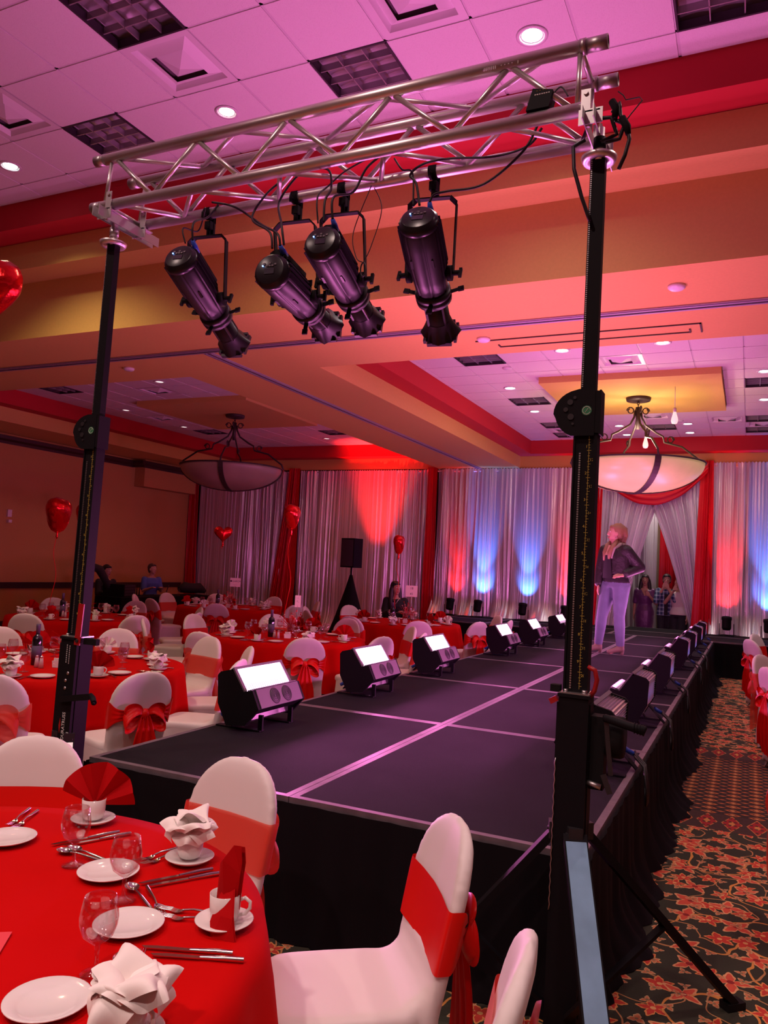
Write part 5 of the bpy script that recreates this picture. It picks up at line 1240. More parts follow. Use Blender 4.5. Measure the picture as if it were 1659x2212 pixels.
def full_table(cx_, cy_, tab, desc, seed, ch, settings, sg, a0=0., cutl=True, nb='bottle'):
    table(cx_, cy_, 'round banquet table '+desc, 'red tablecloth '+desc, seed)
    rnd = random.Random(seed)
    for k in range(settings):
        a = a0+2*PI*k/settings; ca, sa = math.cos(a), math.sin(a)
        rr = .74+rnd.uniform(-.02, .03); face = a+PI/2
        nap = ('w', 'r', 'v', 'r', 'f', 'r', 'w', 'f')[(k+seed) % 8]
        tx, ty = -sa, ca
        cupset(cx_+rr*ca, cy_+rr*sa, rnd.uniform(0, 6.28), tab, nap, rnd.uniform(-.6, .6) if nap != 'r' else -9)
        o = REG.get(('red fan-folded napkin', tab))
        put('plate', (cx_+(rr-.08)*ca+.19*tx, cy_+(rr-.08)*sa+.19*ty, TZ), 0, tab, 'plate', 'small white plate')
        put('wine_glass', (cx_+(rr-.27)*ca-.06*tx, cy_+(rr-.27)*sa-.06*ty, TZ), 0, tab, 'glass', 'empty stemmed glass')
        if cutl:
            for kk, off in (('knife', -.12), ('knife', -.145), ('fork', .10), ('spoon', -.17)):
                b = Vector((cx_+(rr+.09)*ca+off*tx, cy_+(rr+.09)*sa+off*ty)); e = Vector((cx_+(rr-.12)*ca+off*tx, cy_+(rr-.12)*sa+off*ty)); cut(kk, e, b, tab, {'knife': 'table knife', 'fork': 'fork', 'spoon': 'spoon'}[kk])
    bottle(cx_-.12, cy_-.18, 'dark wine bottle '+tab); foil_spray(cx_+.02, cy_+.03, 'red and white foil spray in a glass '+tab, seed)
    shaker(cx_-.02, cy_-.26, 'left white shaker '+tab, .09); shaker(cx_+.04, cy_-.27, 'right white shaker '+tab, .09); caddy(cx_+.10, cy_-.16, 'white sugar caddy '+tab)
    sign(cx_+.13, cy_-.02, *sg)
    chairs_round(cx_, cy_, ch, tab)
s_, f_ = 'satin', 'sheer'
TB = 'at the table behind the left tower'
full_table(-4.93, 4.62, TB, 'second from the camera, behind the left lift tower', 2,
    [(-57, 1.33, f_), (-27, 1.32, s_, 6), (7, 1.22, f_, 10), (43, 1.15, f_), (76, 1.12, f_), (118, 1.15, f_), (160, 1.2, s_), (215, 1.25, s_)], 8,
    (-.25, ((':: ::', .03, .06), ('=_=', .035, .02), ('. ,', .03, -.03)), 'tall narrow cream sign card just left of the left tower', .28, .06, .16), .35)
TC = 'at the table by the nearest light'
full_table(-5.0, 8.05, TC, 'with the wine bottle in the middle of the left area', 3,
    [(-88, 1.42, f_), (-52, 1.40, s_), (-20, 1.30, s_), (10, 1.35, f_), (40, 1.25, s_), (88, 1.15, f_), (130, 1.2, f_), (176, 1.2, s_), (218, 1.35, f_)], 8,
    (.6, (('::', .03, .04), ('=_', .03, .0)), 'tall cream sign card under the red balloon left of the loudspeaker', .36, .07, .14), .1)
TD = 'at the table before the seated woman'
full_table(-5.08, 11.7, TD, 'in front of the seated dark-haired woman', 4,
    [(-60, 1.55, s_), (-28, 1.45, s_), (2, 1.45, f_), (40, 1.35, f_), (-92, 1.45, s_), (-130, 1.35, s_), (-165, 1.35, s_), (150, 1.35, s_)], 8,
    (.5, (('18', .055, .045), ('41', .055, -.045)), 'square cream sign in front of the seated woman', .42, .19, .18), .2, False)
TE = 'at the table by the tan wall'
full_table(-8.35, 8.0, TE, 'nearest the tan wall at the left', 5,
    [(-62, 1.5, s_), (-22, 1.45, s_), (12, 1.45, s_, 8), (50, 1.35, f_), (105, 1.3, f_), (150, 1.3, f_), (200, 1.3, f_), (250, 1.4, s_)], 8,
    (.8, (('..', .03, .03),), 'cream sign card hidden behind the left tower mast', .42, .07, .14), .3, False)
TFt = 'at the table before the dark drape'
full_table(-8.7, 11.9, TFt, 'in front of the dark left drape', 6,
    [(-60, 1.5, s_), (-15, 1.45, s_), (40, 1.35, s_), (92, 1.3, s_), (135, 1.35, f_), (173, 1.35, f_), (-105, 1.35, s_), (-150, 1.4, f_)], 8,
    (.7, (('\u25cfGARCA', .045, .02), ('_____', .03, -.035)), 'square cream sign reading GARCA below the small heart balloon', .38, .19, .16), .0, False)
# chairs right of the runway, backs to the aisle
TR_ = 'on the right side of the aisle'
for (x_, y_, f, kind, lab) in ((.38, 12.75, -25, s_, 'farthest chair right of the aisle, its front showing'), (.30, 11.75, 30, s_, 'second farthest chair right of the aisle with a red satin bow'), (.40, 9.05, -30, f_, 'chair right of the aisle with a flat sheer band'), (.45, 8.05, 28, s_, 'chair right of the aisle with a large red satin bow at the frame edge'), (.47, 4.30, 8, f_, 'nearest chair right of the aisle with a big sheer red bow at the frame edge')):
    c = chair(x_, y_, math.radians(f), kind, 'right of the aisle', lab)
for (tab, kind), L_ in list(CHAIRS.items()):
    if tab == 'right of the aisle': continue
    rank_labels(L_, 'white chair with '+('satin' if kind == 'satin' else 'sheer')+' sash', tab)
for (phrase, tab), L_ in REG.items(): rank_labels(L_, phrase, tab)
# ================================================================ BALLOONS
def heart(label, loc, size, rz, knot, ribbon=None, thick=.42):
    t = thing('heart_balloon', label, 'balloon', loc, rz, 'red foil heart balloons')
    mb = MB(); N = 40; K = 8
    def outline(a):
        x_ = math.sin(a)**3; z = (13*math.cos(a)-5*math.cos(2*a)-2*math.cos(3*a)-math.cos(4*a))/16; return x_, z
    for sd in (-1, 1):
        def f(u, v_):
            ox, oz = outline(u*2*PI); r_ = 1-v_; th = math.sqrt(max(0, 1-r_**2))*thick
            wr = .03*math.sin(u*2*PI*26)*(r_**4)
            cx0, cz0 = 0, .12*(1-r_)
            return ((ox*r_+0)*size*(1), sd*(th+wr*.6)*size*(1 if v_ > 0 else 0), (oz*r_+cz0)*size+wr*size*.3)
        mb.grid(f, N*3, K, wrap=True)
    mb.build('foil_body', M['foil_red'], t)
    MB().lathe([(.006, -.08), (.018, -.05), (.012, 0), (.02, .03)], 10, (0, 0, -size*1.05)).build('neck', M['foil_red'], t)
    if ribbon is not None:
        pts = []; L = ribbon; n = 40
        for k in range(n+1): q = k/n; pts.append((.05*math.sin(q*6+1)*q*(1-q)*2+.02*math.sin(q*17)*(1-q), .03*math.sin(q*9), -size*1.1-L*q))
        MB().tube(pts, .0045, 5).build('ribbon', M['red_satin'], t)
    return t
heart('large red heart balloon cut by the left edge, high up', (-4.72, 3.45, 3.37), .30, .35, 0, 1.6)
heart('red foil balloon floating left of the left tower', (-8.88, 8.0, 2.19), .28, 2.15, 0, 1.18, .60)
heart('red balloon half hidden behind the left tower mast', (-11.55, 11.0, 2.37), .24, 2.1, 0, 1.4, .55)
heart('small red heart balloon in front of the dark drape', (-9.0, 12.0, 2.12), .175, .75, 0, .1)
heart('red balloon above the table left of the loudspeaker', (-5.125, 8.2, 2.23), .175, 1.85, 0, 1.25, .55)
heart('red balloon right of the loudspeaker above the seated woman', (-5.355, 12.0, 2.05), .185, 1.75, 0, .90, .5)

# ================================================================ LOUDSPEAKER
sp_ = thing('loudspeaker', 'black loudspeaker on a draped tripod in front of the silver drape', 'speaker', (-7.9, 15.2, 1.58), -.25)
MB().prism([(-.19, -.16), (.19, -.16), (.15, .17), (-.15, .17)], (0, 0, 0), (1, 0, 0), (0, 1, 0), (0, 0, 1), .64).build('cabinet', M['black'], sp_)
MB().grid(lambda u, v_: (-.175+.35*u, -.168-.015*math.sin(u*PI), .03+.58*v_), 10, 4).build('front_grille', M['grille'], sp_)
ss = thing('speaker_stand', 'speaker tripod wrapped in a black cone scrim', 'stand', (-7.9, 15.2, 0), 0)
MB().cyl((0, 0, 1.30), (0, 0, 1.58), .02, n=12).build('pole', M['black'], ss)
MB().lathe([(.03, 1.42), (.12, 1.1), (.33, .45), (.50, .01)], 28).build('scrim', M['black_matt'], ss)
for k in range(3):
    a = k*2.09+.3; MB().bar((.05*math.cos(a), .05*math.sin(a), 1.0), (.47*math.cos(a), .47*math.sin(a), .02), .025, .025).build('leg', M['black'], ss)
# ================================================================ PEOPLE
def limb(mb, pts, rs, n=12):
    pts = [Vector(p) for p in pts]
    for (a, b, ra, rb) in zip(pts[:-1], pts[1:], rs[:-1], rs[1:]): mb.cyl(a, b, ra, rb, n)
    for p, r_ in zip(pts, rs): mb.ball(p, r_, n, 8)
def slab(mb, rings, side, fwd, n=20):
    """rings: (centre, half width, half depth)"""
    side, fwd = Vector(side).normalized(), Vector(fwd).normalized(); out = []
    for c, w_, d_ in rings:
        c = Vector(c); out.append([c+side*(w_*math.copysign(abs(math.cos(2*PI*k/n))**.85, math.cos(2*PI*k/n)))+fwd*(d_*math.sin(2*PI*k/n)) for k in range(n)])
    loft(mb, out)
def person(label, loc, rz, P, sc_=1.):
    t = thing('person', label, 'person', loc, rz); t.scale = (sc_,)*3
    f = Vector(P['f']).normalized(); side = Vector((f.y, -f.x, 0))     # side points to the person's right
    hf = Vector(P.get('hf', P['f'])).normalized(); hs = Vector((hf.y, -hf.x, 0)).normalized(); hu = hs.cross(hf)
    H = Vector(P['head']); N = Vector(P['neck']); ch, wa, pe = Vector(P['chest']), Vector(P['waist']), Vector(P['pelvis'])
    b = MB(); wd = P.get('w', 1.)
    RM = Matrix((hs, hf, hu)).transposed()
    b.ball(H+hu*.02-hf*.012, .094, 18, 12, (.82, 1.0, 1.08), RM); b.ball(H-hu*.045+hf*.020, .066, 14, 10, (.88, .95, 1.1), RM); b.ball(H-hu*.098+hf*.052, .024, 10, 8, (1.2, 1, .9), RM)
    nose = H-hu*.022+hf*.092; b.tube([H+hu*.018+hf*.080, nose+hf*.006, nose-hu*.012], [.010, .014, .012], 8)
    for s_ in (-1, 1): b.ball(H-hu*.015+hs*s_*.078-hf*.012, .022, 8, 8, (.45, .9, 1.3), RM)
    limb(b, [H-hu*.06-hf*.015, N], [.050, .056*wd])
    slab(b, [(N, .06*wd, .05), (N.lerp(ch, .35), .155*wd, .075), (ch, .165*wd, .105), (ch.lerp(wa, .5), .145*wd, .10), (wa, .125*wd, .088), (wa.lerp(pe, .6), .155*wd, .10), (pe, .17*wd, .11), (pe-Vector((0, 0, .07)), .14*wd, .10)], side, f)
    A = {}
    for s_ in 'LR':
        sh, el, ha = (Vector(P[k+s_]) for k in ('sh', 'el', 'ha'))
        limb(b, [ch.lerp(sh, .75)+Vector((0, 0, .0)), sh, el, ha], [.055, .050*wd, .038, .026])
        d = (ha-el).normalized(); pd = Vector(P.get('pd'+s_, d)).normalized(); up = Vector(P.get('pu'+s_, (0, 0, 1))); sd = pd.cross(up).normalized(); nr = sd.cross(pd)
        b.box(ha+pd*.045, (.075, .085, .026), Matrix((sd, pd, nr)).transposed())
        cu_ = P.get('curl', .5)
        for k in range(4):
            o_ = (k-1.5)*.019; L_ = (.062, .075, .070, .055)[k]; p0 = ha+pd*.082+sd*o_; p1 = p0+(pd*math.cos(cu_*.5)-nr*math.sin(cu_*.5))*L_*.5; p2 = p1+(pd*math.cos(cu_*1.3)-nr*math.sin(cu_*1.3))*L_*.5
            b.tube([p0, p1, p2], [.0095, .0088, .0078], 7)
        ts = -1 if s_ == 'R' else 1; q0 = ha+pd*.02+sd*ts*.036; b.tube([q0, q0+sd*ts*.022+pd*.022, q0+sd*ts*.030+pd*.05], [.012, .0105, .009], 7)
        hp, kn, an, to = (Vector(P[k+s_]) for k in ('hip', 'kn', 'an', 'to'))
        limb(b, [hp, kn], [.088*wd, .056]); limb(b, [kn, kn.lerp(an, .3), an], [.054, .056, .036]); limb(b, [an-Vector((0, 0, .03)), to], [.036, .028])
    blob('body', b, .011, M[P.get('skin', 'skin')], t, 2)
    # face
    e = MB(); pu = MB(); lp = MB(); br = MB()
    for s_ in (-1, 1):
        c = H+hu*.012+hs*s_*.032+hf*.074; e.ball(c, .0125, 10, 8, (1.2, .7, .62), RM); pu.ball(c+hf*.0085, .0058, 8, 6, (1, .6, 1), RM)
        br.tube([H+hu*.036+hs*s_*.018+hf*.086, H+hu*.042+hs*s_*.034+hf*.080, H+hu*.035+hs*s_*.052+hf*.066], [.003, .004, .002], 5)
    lp.tube([H-hu*.064-hs*.022+hf*.076, H-hu*.061+hf*.089, H-hu*.064+hs*.022+hf*.076], [.003, .0065, .003], 6); lp.tube([H-hu*.070-hs*.018+hf*.076, H-hu*.072+hf*.087, H-hu*.070+hs*.018+hf*.076], [.003, .006, .003], 6)
    e.build('eyes', M['eye_white'], t); pu.build('pupils', M['hair_dark'], t); lp.build('lips', M['lips'], t); br.build('eyebrows', M[P['hair']], t)
    return t, dict(f=f, side=side, hf=hf, hs=hs, hu=hu, H=H, N=N, ch=ch, wa=wa, pe=pe, RM=RM, wd=wd)
def top(t, P, G, m, hem, sleeve=1., grow=.012, vox=.013, name='shirt', open_=False, loose=0.):
    """torso garment with sleeves; hem = height where it ends, sleeve = 0..2 (1 elbow, 2 wrist)"""
    b = MB(); N, ch, wa, pe, wd = G['N'], G['ch'], G['wa'], G['pe'], G['wd']; g = grow
    full = [(N+Vector((0, 0, -.03)), .085*wd+g, .06+g), (N.lerp(ch, .35), .16*wd+g, .080+g), (ch, .17*wd+g, .112+g), (ch.lerp(wa, .5), .15*wd+g+loose*.5, .105+g), (wa, .13*wd+g+loose, .093+g+loose*.5), (wa.lerp(pe, .6), .16*wd+g+loose*.5, .105+g), (pe, .176*wd+g, .116+g), (pe-Vector((0, 0, .10)), .18*wd+g, .12+g)]
    rr = []
    for i, r_ in enumerate(full):
        if r_[0].z >= hem: rr.append(r_)
        else:
            p = full[i-1]; k = (p[0].z-hem)/(p[0].z-r_[0].z); rr.append((p[0].lerp(r_[0], k), p[1]+(r_[1]-p[1])*k, p[2]+(r_[2]-p[2])*k)); break
    slab(b, rr, G['side'], G['f'])
    for s_ in 'LR':
        sh, el, ha = (Vector(P[k+s_]) for k in ('sh', 'el', 'ha')); pts = [G['ch'].lerp(sh, .7), sh]; rs = [.06+g, .053*wd+g]
        if sleeve >= 1: pts.append(el); rs.append(.043+g)
        else: pts.append(sh.lerp(el, sleeve)); rs.append(.048+g)
        if sleeve > 1: pts.append(el.lerp(ha, sleeve-1)); rs.append(.030+g)
        limb(b, pts, rs)
    return blob(name, b, vox, m, t, 2)
def legs(t, P, G, m, grow=.010, to_=1., name='trousers', vox=.013, wide=0.):
    b = MB(); pe, wd = G['pe'], G['wd']; g = grow
    slab(b, [(G['wa'].lerp(pe, .55), .15*wd+g, .098+g), (pe, .172*wd+g, .115+g), (pe-Vector((0, 0, .08)), .165*wd+g, .11+g)], G['side'], G['f'])
    for s_ in 'LR':
        hp, kn, an = (Vector(P[k+s_]) for k in ('hip', 'kn', 'an')); limb(b, [hp, kn], [.092*wd+g, .058+g+wide]); e = kn.lerp(an, to_); limb(b, [kn, kn.lerp(e, .3), e], [.056+g+wide, .058+g+wide, .038+g+wide])
    return blob(name, b, vox, m, t, 2)
def hair(t, G, m, long_=0., bulk=1., pony=False):
    H, hf, hs, hu, RM = G['H'], G['hf'], G['hs'], G['hu'], G['RM']; b = MB()
    b.ball(H+hu*.034-hf*.040, .097*bulk, 18, 12, (.90, 1.0, 1.02), RM)
    for s_ in (-1, 1): b.ball(H+hs*s_*.060-hf*.048+hu*.0, .048*bulk, 10, 8, (.6, 1.0, 1.5), RM)
    b.ball(H-hf*.07-hu*.03, .06*bulk, 12, 8, (1.1, .8, 1.2), RM)
    b.ball(H+hu*.076+hf*.028, .055*bulk, 12, 8, (1.25, .85, .62), RM)
    if long_:
        for s_ in (-1, 1):
            base = H+hs*s_*.07-hf*.03; limb(b, [base, base+Vector((0, 0, -.10))+hs*s_*.018, base+Vector((0, 0, -.10-long_*.5))+hs*s_*.035+hf*.03, base+Vector((0, 0, -.10-long_))+hs*s_*.03+hf*.06], [.042*bulk, .044*bulk, .040*bulk, .016])
        limb(b, [H-hf*.06, H-hf*.085+Vector((0, 0, -.14)), H-hf*.09+Vector((0, 0, -.10-long_*.8))], [.07*bulk, .065*bulk, .03])
    return blob('hair', b, .010, m, t, 2)
# --- woman on the runway (local x = across the view, y = away from the camera)
P = dict(f=(-.72, -.69, 0), hf=(-.97, -.22, .02), head=(.015, -.02, 1.655), neck=(.025, 0, 1.475), chest=(.035, 0, 1.325), waist=(.03, 0, 1.12), pelvis=(.045, 0, .985), hair='hair_blonde',
         shL=(.165, -.115, 1.405), elL=(.355, -.01, 1.195), haL=(.135, -.175, 1.085), pdL=(-.85, -.35, -.15), puL=(0, -.6, .8), shR=(-.105, .115, 1.405), elR=(-.165, .11, 1.14), haR=(-.185, .05, .93), pdR=(-.1, -.1, -1), puR=(-1, 0, 0),
         hipL=(.115, -.065, .93), knL=(.10, -.07, .52), anL=(.125, -.03, .12), toL=(-.005, -.10, .035), hipR=(-.035, .07, .93), knR=(-.125, .05, .52), anR=(-.165, .09, .12), toR=(-.29, .03, .035), w=1.16)
w_, G = person('woman with blonde hair and dark leather jacket standing on the runway, hand on hip', (-1.69, 11.02, SZ), .152, P, 1.)
legs(w_, P, G, M['jeans'], .018, .97, 'jeans')
bt = MB(); 
b2_ = top(w_, P, G, M['black_knit'], .975, .1, .020, name='black_top')
jk = top(w_, P, G, M['leather'], 1.09, 1.85, .030, .011, name='leather_jacket', loose=.035)
# shirt front + neck opening shown in front of the jacket
fr = MB(); f_ = G['f']; sd_ = G['side']; 
fr.grid(lambda u, v_: tuple(Vector((.03, 0, 1.36-.33*v_))+f_*(.146+.016*math.sin(u*PI)-.004*v_)+sd_*((u-.5)*(.11+.07*v_))), 8, 10); fr.build('top_front', M['black_knit'], w_)
ck = MB(); ck.grid(lambda u, v_: tuple(Vector((.025, 0, 1.485-.14*v_))+f_*(.085+.075*v_+.01*math.sin(u*PI))+sd_*((u-.5)*(.15-.09*v_))), 6, 8); ck.build('neckline', M['skin'], w_)
cl = MB()
cl.tube([Vector((.03, 0, 1.47))-f_*.03+sd_*.10, Vector((.03, 0, 1.50))-f_*.085+sd_*.05, Vector((.03, 0, 1.49))-f_*.12, Vector((.03, 0, 1.50))-f_*.085-sd_*.05, Vector((.03, 0, 1.47))-f_*.03-sd_*.10], [.025, .045, .060, .045, .025], 10)
for s_ in (-1, 1): cl.tube([Vector((.03, 0, 1.50))-f_*.075+sd_*s_*.02, Vector((.03, 0, 1.50))-f_*.01+sd_*s_*.085, Vector((.03, 0, 1.43))+f_*.10+sd_*s_*.075, Vector((.03, 0, 1.30))+f_*.135+sd_*s_*.07], [.030, .028, .022, .012], 8)
cl.build('fleece_collar', M['fleece'], w_)
hair(w_, G, M['hair_blonde'], 0, 1.05)
hs_ = MB()
hs_.tube([Vector((.03, -.01, 1.70))+Vector(P['hf'])*-.02, Vector((.085, -.005, 1.735)), Vector((.125, .0, 1.70)), Vector((.14, .01, 1.62)), Vector((.12, .02, 1.52)), Vector((.10, .03, 1.46))], [.05, .062, .060, .050, .036, .012], 12)
for s_, q in ((-1, .0), (1, .02)): hs_.tube([Vector((.02, 0, 1.56))+sd_*s_*.05, Vector((.02, 0, 1.48))+f_*.08+sd_*s_*.06, Vector((.02, 0, 1.38))+f_*.135+sd_*s_*.045, Vector((.02, 0, 1.29-q))+f_*.145+sd_*s_*.045], [.026, .034, .034, .016], 8)
hs_.ball(Vector((.115, .02, 1.64)), .040, 10, 8, (1, 1, 1.4)); hs_.build('long_hair', M['hair_blonde'], w_)
er = MB(); er.tube([Vector((.035, -.10, 1.61+.012*0))+Vector((.012*math.cos(q/10*6.28), 0, .012*math.sin(q/10*6.28)-.02)) for q in range(10)], .002, 5, closed=True); er.build('earring', M['chrome'], w_)
bo = MB()
for s_ in 'LR':
    an, to = Vector(P['an'+s_]), Vector(P['to'+s_]); d = (to-an); d.z = 0; d.normalize()
    limb(bo, [an+Vector((0, 0, .07)), an], [.056, .054]); limb(bo, [an+Vector((0, 0, -.035))-d*.01, to+d*.02-Vector((0, 0, -.008))], [.048, .030]); bo.cyl(an-d*.03+Vector((0, 0, -.05)), an-d*.025+Vector((0, 0, -.118)), .030, .024, 10)
blob('ankle_boots', bo, .009, M['boot'], w_, 1)
# --- woman in purple behind the entrance
def stand(f, armL=None, armR=None, **k):
    fv = Vector(f).normalized(); s = Vector((fv.y, -fv.x, 0))
    def q(a, z, d=0): v = s*a+fv*d; return (v.x, v.y, z)
    P = dict(f=f, head=q(0, 1.60, .02), neck=q(0, 1.43), chest=q(0, 1.27, .01), waist=q(0, 1.07), pelvis=q(0, .93), hair='hair_dark',
             shR=q(.165, 1.36), elR=q(.21, 1.08), haR=q(.22, .85, .06), shL=q(-.165, 1.36), elL=q(-.21, 1.08), haL=q(-.22, .85, .06), pdR=(0, 0, -1), pdL=(0, 0, -1), puR=tuple(s), puL=tuple(-s),
             hipR=q(.085, .88), knR=q(.09, .48, .01), anR=q(.09, .09), toR=q(.10, .03, .13), hipL=q(-.085, .88), knL=q(-.09, .48, .01), anL=q(-.09, .09), toL=q(-.10, .03, .13))
    if armL: P['elL'], P['haL'], P['pdL'], P['puL'] = q(*armL[0]), q(*armL[1]), q(*armL[2]), q(*armL[3])
    if armR: P['elR'], P['haR'], P['pdR'], P['puR'] = q(*armR[0]), q(*armR[1]), q(*armR[2]), q(*armR[3])
    P.update(k); return P
P = stand((-.05, -1, 0), armL=((-.24, 1.10, .05), (-.10, 1.27, .17), (.55, .8, .1), (0, 0, -1)), w=1.08, skin='skin_dark')
t, G = person('woman in a purple velvet dress standing behind the stage entrance', (-2.09, 18.25, 0), .1, P, 1.01)
dr = top(t, P, G, M['purple_velvet'], .83, .85, .012, name='dress_top')
sk_ = MB(); slab(sk_, [(G['wa'], .145, .105), (G['pe'], .20, .135), (Vector((0, 0, .70)), .20, .14), (Vector((0, 0, .48)), .175, .13)], G['side'], G['f']); blob('dress_skirt', sk_, .014, M['purple_velvet'], t, 2)
hair(t, G, M['hair_dark'], .26, 1.05)
vn = MB(); vn.grid(lambda u, v_: (G['side']*((u-.5)*.16*(1-v_*.93))+G['f']*(.095+.05*v_+.012*math.sin(u*PI))+Vector((0, 0, 1.42-.16*v_))), 6, 8); vn.build('neckline', M['skin_dark'], t)
# --- person in plaid, hands raised to the mouth
P = stand((-.05, -1, 0), armL=((-.19, 1.16, .16), (-.03, 1.44, .19), (.35, .75, -.1), (0, 0, -1)), armR=((.20, 1.14, .16), (.05, 1.45, .19), (-.3, .8, -.1), (0, 0, -1)), skin='skin')
t, G = person('person in an open blue plaid shirt behind the entrance, hands at the mouth', (-1.63, 18.2, 0), .1, P, 1.03)
top(t, P, G, M['plaid'], .84, 1.5, .016, name='plaid_shirt', loose=.02); legs(t, P, G, M['dark_trousers'], .012, .97, wide=.01); hair(t, G, M['hair_dark'], 0, 1.05)
u_ = MB(); u_.grid(lambda u, v_: (G['side']*((u-.5)*.075)+G['f']*(.150-.012*v_)+Vector((0, 0, 1.30-.45*v_))), 4, 8); u_.build('undershirt', M['black_knit'], t)
# --- woman in white top beside, half behind the curtain
P = stand((-.45, -.85, 0), armR=((.22, 1.15, .20), (-.02, 1.44, .26), (-.35, .8, 0), (0, 0, -1)), w=1.1, hf=(-.8, -.5, 0))
t, G = person('woman in a white peplum top and dark trousers, half behind the entrance curtain', (-1.36, 18.1, 0), .08, P, 1.0)
top(t, P, G, M['white_cotton'], .95, .12, .014, name='white_top'); legs(t, P, G, M['dark_trousers'], .014, .97, wide=.035); hair(t, G, M['hair_dark'], .1, 1.05)
pm = MB(); slab(pm, [(G['wa'], .15, .11), (Vector((0, 0, .99)), .19, .14), (Vector((0, 0, .90)), .215, .16)], G['side'], G['f']); blob('peplum', pm, .014, M['white_cotton'], t, 1)
MB().tube([Vector(P['haR'])+Vector((.03*math.cos(q/10*6.28), .03*math.sin(q/10*6.28), -.02)) for q in range(10)], .006, 5, closed=True).build('bracelet', M['black'], t)
# --- seated people
def sit(f, **k):
    fv = Vector(f).normalized(); s = Vector((fv.y, -fv.x, 0))
    def q(a, z, d=0): v = s*a+fv*d; return (v.x, v.y, z)
    P = dict(f=f, head=q(0, 1.215, .06), neck=q(0, 1.045, .02), chest=q(0, .89, .02), waist=q(0, .68, 0), pelvis=q(0, .55, -.02), hair='hair_dark',
             shR=q(.165, .975, .02), elR=q(.21, .72, .10), haR=q(.12, .79, .33), shL=q(-.165, .975, .02), elL=q(-.21, .72, .10), haL=q(-.12, .79, .33),
             hipR=q(.09, .53, 0), knR=q(.11, .50, .42), anR=q(.11, .09, .42), toR=q(.11, .03, .55), hipL=q(-.09, .53, 0), knL=q(-.11, .50, .42), anL=q(-.11, .09, .42), toL=q(-.11, .03, .55))
    P.update(k); return P
P = sit((.35, -.94, 0), hf=(.75, -.66, 0))
t, G = person('seated woman with long black hair and black jacket behind the square sign', (-5.93, 13.25, .04), .1, P, 1.)
top(t, P, G, M['black_knit'], .58, 1.9, .022, name='black_jacket', loose=.02); legs(t, P, G, M['dark_trousers'], .012, .97); hair(t, G, M['hair_dark'], .34, 1.08)
MB().tube([G['N']+G['f']*.10+G['side']*.07, G['N']+G['f']*.12+Vector((0, 0, -.12)), G['N']+G['f']*.10-G['side']*.07], .006, 6).build('necklace', M['chrome'], t)
P = sit((.55, -.83, 0), hf=(.85, -.5, 0), hair='hair_brown')
t, G = person('seated man in a blue polo shirt at the draped sound table', (-12.85, 14.45, .06), .5, P, 1.03)
top(t, P, G, M['blue_shirt'], .60, .8, .016, name='polo_shirt'); legs(t, P, G, M['dark_trousers'], .012, .97); hair(t, G, M['hair_brown'], 0, 1.0)
P = sit((.75, -.65, 0), hf=(.85, -.4, -.1))
t, G = person('dark-haired man, only his head showing behind the black sound gear', (-12.9, 13.05, 0.0), .4, P, 1.03)
top(t, P, G, M['dark_trousers'], .60, 1.5, .016, name='dark_shirt'); legs(t, P, G, M['dark_trousers'], .012, .97); hair(t, G, M['hair_dark'], 0, 1.02)

# ================================================================ SOUND DESK
dt = thing('sound_table', 'black draped sound table along the tan wall', 'table', (-11.95, 13.7, 0), 0)
MB().bb(-.35, .35, -1.5, 1.5, .70, .74).build('tabletop', M['black_matt'], dt)
dc = MB()
def dcf(u, v_):
    L = 2*(.72+3.02); s_ = u*L; seq = ((-.36, -1.51), (.36, -1.51), (.36, 1.51), (-.36, 1.51)); ln = (.72, 3.02, .72, 3.02); i = 0
    while i < 3 and s_ > ln[i]: s_ -= ln[i]; i += 1
    a, b = seq[i], seq[(i+1) % 4]; k = min(1, s_/ln[i]); w = .012*math.sin(u*L*22)*v_+.02*v_; x_, y_ = a[0]+(b[0]-a[0])*k, a[1]+(b[1]-a[1])*k
    nx_, ny_ = ((0, -1), (1, 0), (0, 1), (-1, 0))[i]; return (x_+nx_*w, y_+ny_*w, .742-.73*v_)
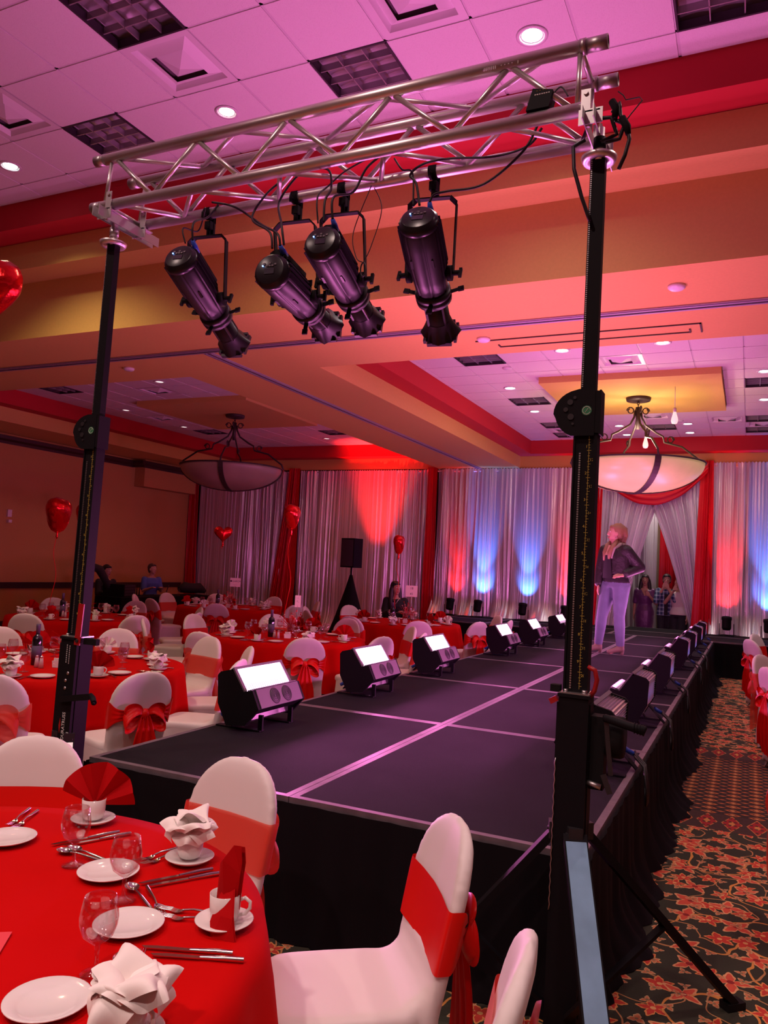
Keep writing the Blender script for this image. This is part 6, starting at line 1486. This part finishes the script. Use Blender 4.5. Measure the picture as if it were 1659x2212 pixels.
dc.grid(dcf, 240, 4, wrap=True); dc.bb(-.365, .365, -1.515, 1.515, .740, .745); dc.build('cloth', M['stage_skirt'], dt)
lp_ = thing('laptop', 'open dark laptop in front of the man in blue', 'laptop', (-11.95, 13.75, .746), -.9)
MB().bb(-.17, .17, -.12, .12, 0, .018).build('base', M['steel_dark'], lp_); MB().box((0, .15, .12), (.34, .012, .23), (-.25, 0, 0)).build('screen', M['black_gloss'], lp_)
rk = thing('gear_rack', 'tall black equipment rack at the left end of the sound table', 'equipment', (-12.0, 12.55, .746), .2)
MB().bb(-.25, .25, -.22, .22, 0, .26).build('case', M['black_matt'], rk)
q = MB()
for k in range(4): q.bb(.251, .256, -.2, .2, .02+.06*k, .07+.06*k)
q.build('rack_panel', M['steel_dark'], rk)['kind'] = 'stuff'
for k, y_ in enumerate((.02, .10)):
    o = MB().cyl((0, 0, 0), (0, 0, .16), .014, .012, 8).tube([(0, 0, .16), (0, 0, .26)], .004, 6).build('antenna', M['black']); o.location = (-12.0, 13.05+y_, .746); tag(o, ('left' if k == 0 else 'right')+' thin black antenna beside the equipment rack', 'antenna')
bg = MB(); bg.tube([(-.35, 0, .12), (-.2, 0, .17), (0, .02, .15), (.2, 0, .16), (.38, 0, .08)], [.07, .13, .12, .12, .05], 12); o = bg.build('duffel_bag', M['black_knit']); o.location = (-11.95, 14.85, .75); o.rotation_euler = (0, 0, 1.3); tag(o, 'slumped black bag on the right end of the sound table', 'bag')
o = MB().tube([(-.05, -.3, 0), (0, -.25, .35), (.05, -.1, .55), (.05, .1, .50), (.1, .3, .2), (.1, .4, 0)], [.06, .09, .1, .09, .07, .05], 10).build('padded_cover', M['black_knit']); o.location = (-12.2, 12.0, .8); tag(o, 'black padded cover draped over gear at the left end of the sound table', 'cover')
o = MB().lathe([(0, 0), (.03, 0), (.03, .10), (.012, .14), (.012, .17), (0, .17)], 12).build('water_bottle', M['glass']); o.location = (-11.75, 14.15, .746); tag(o, 'clear bottle on the sound table beside the man in blue', 'bottle')
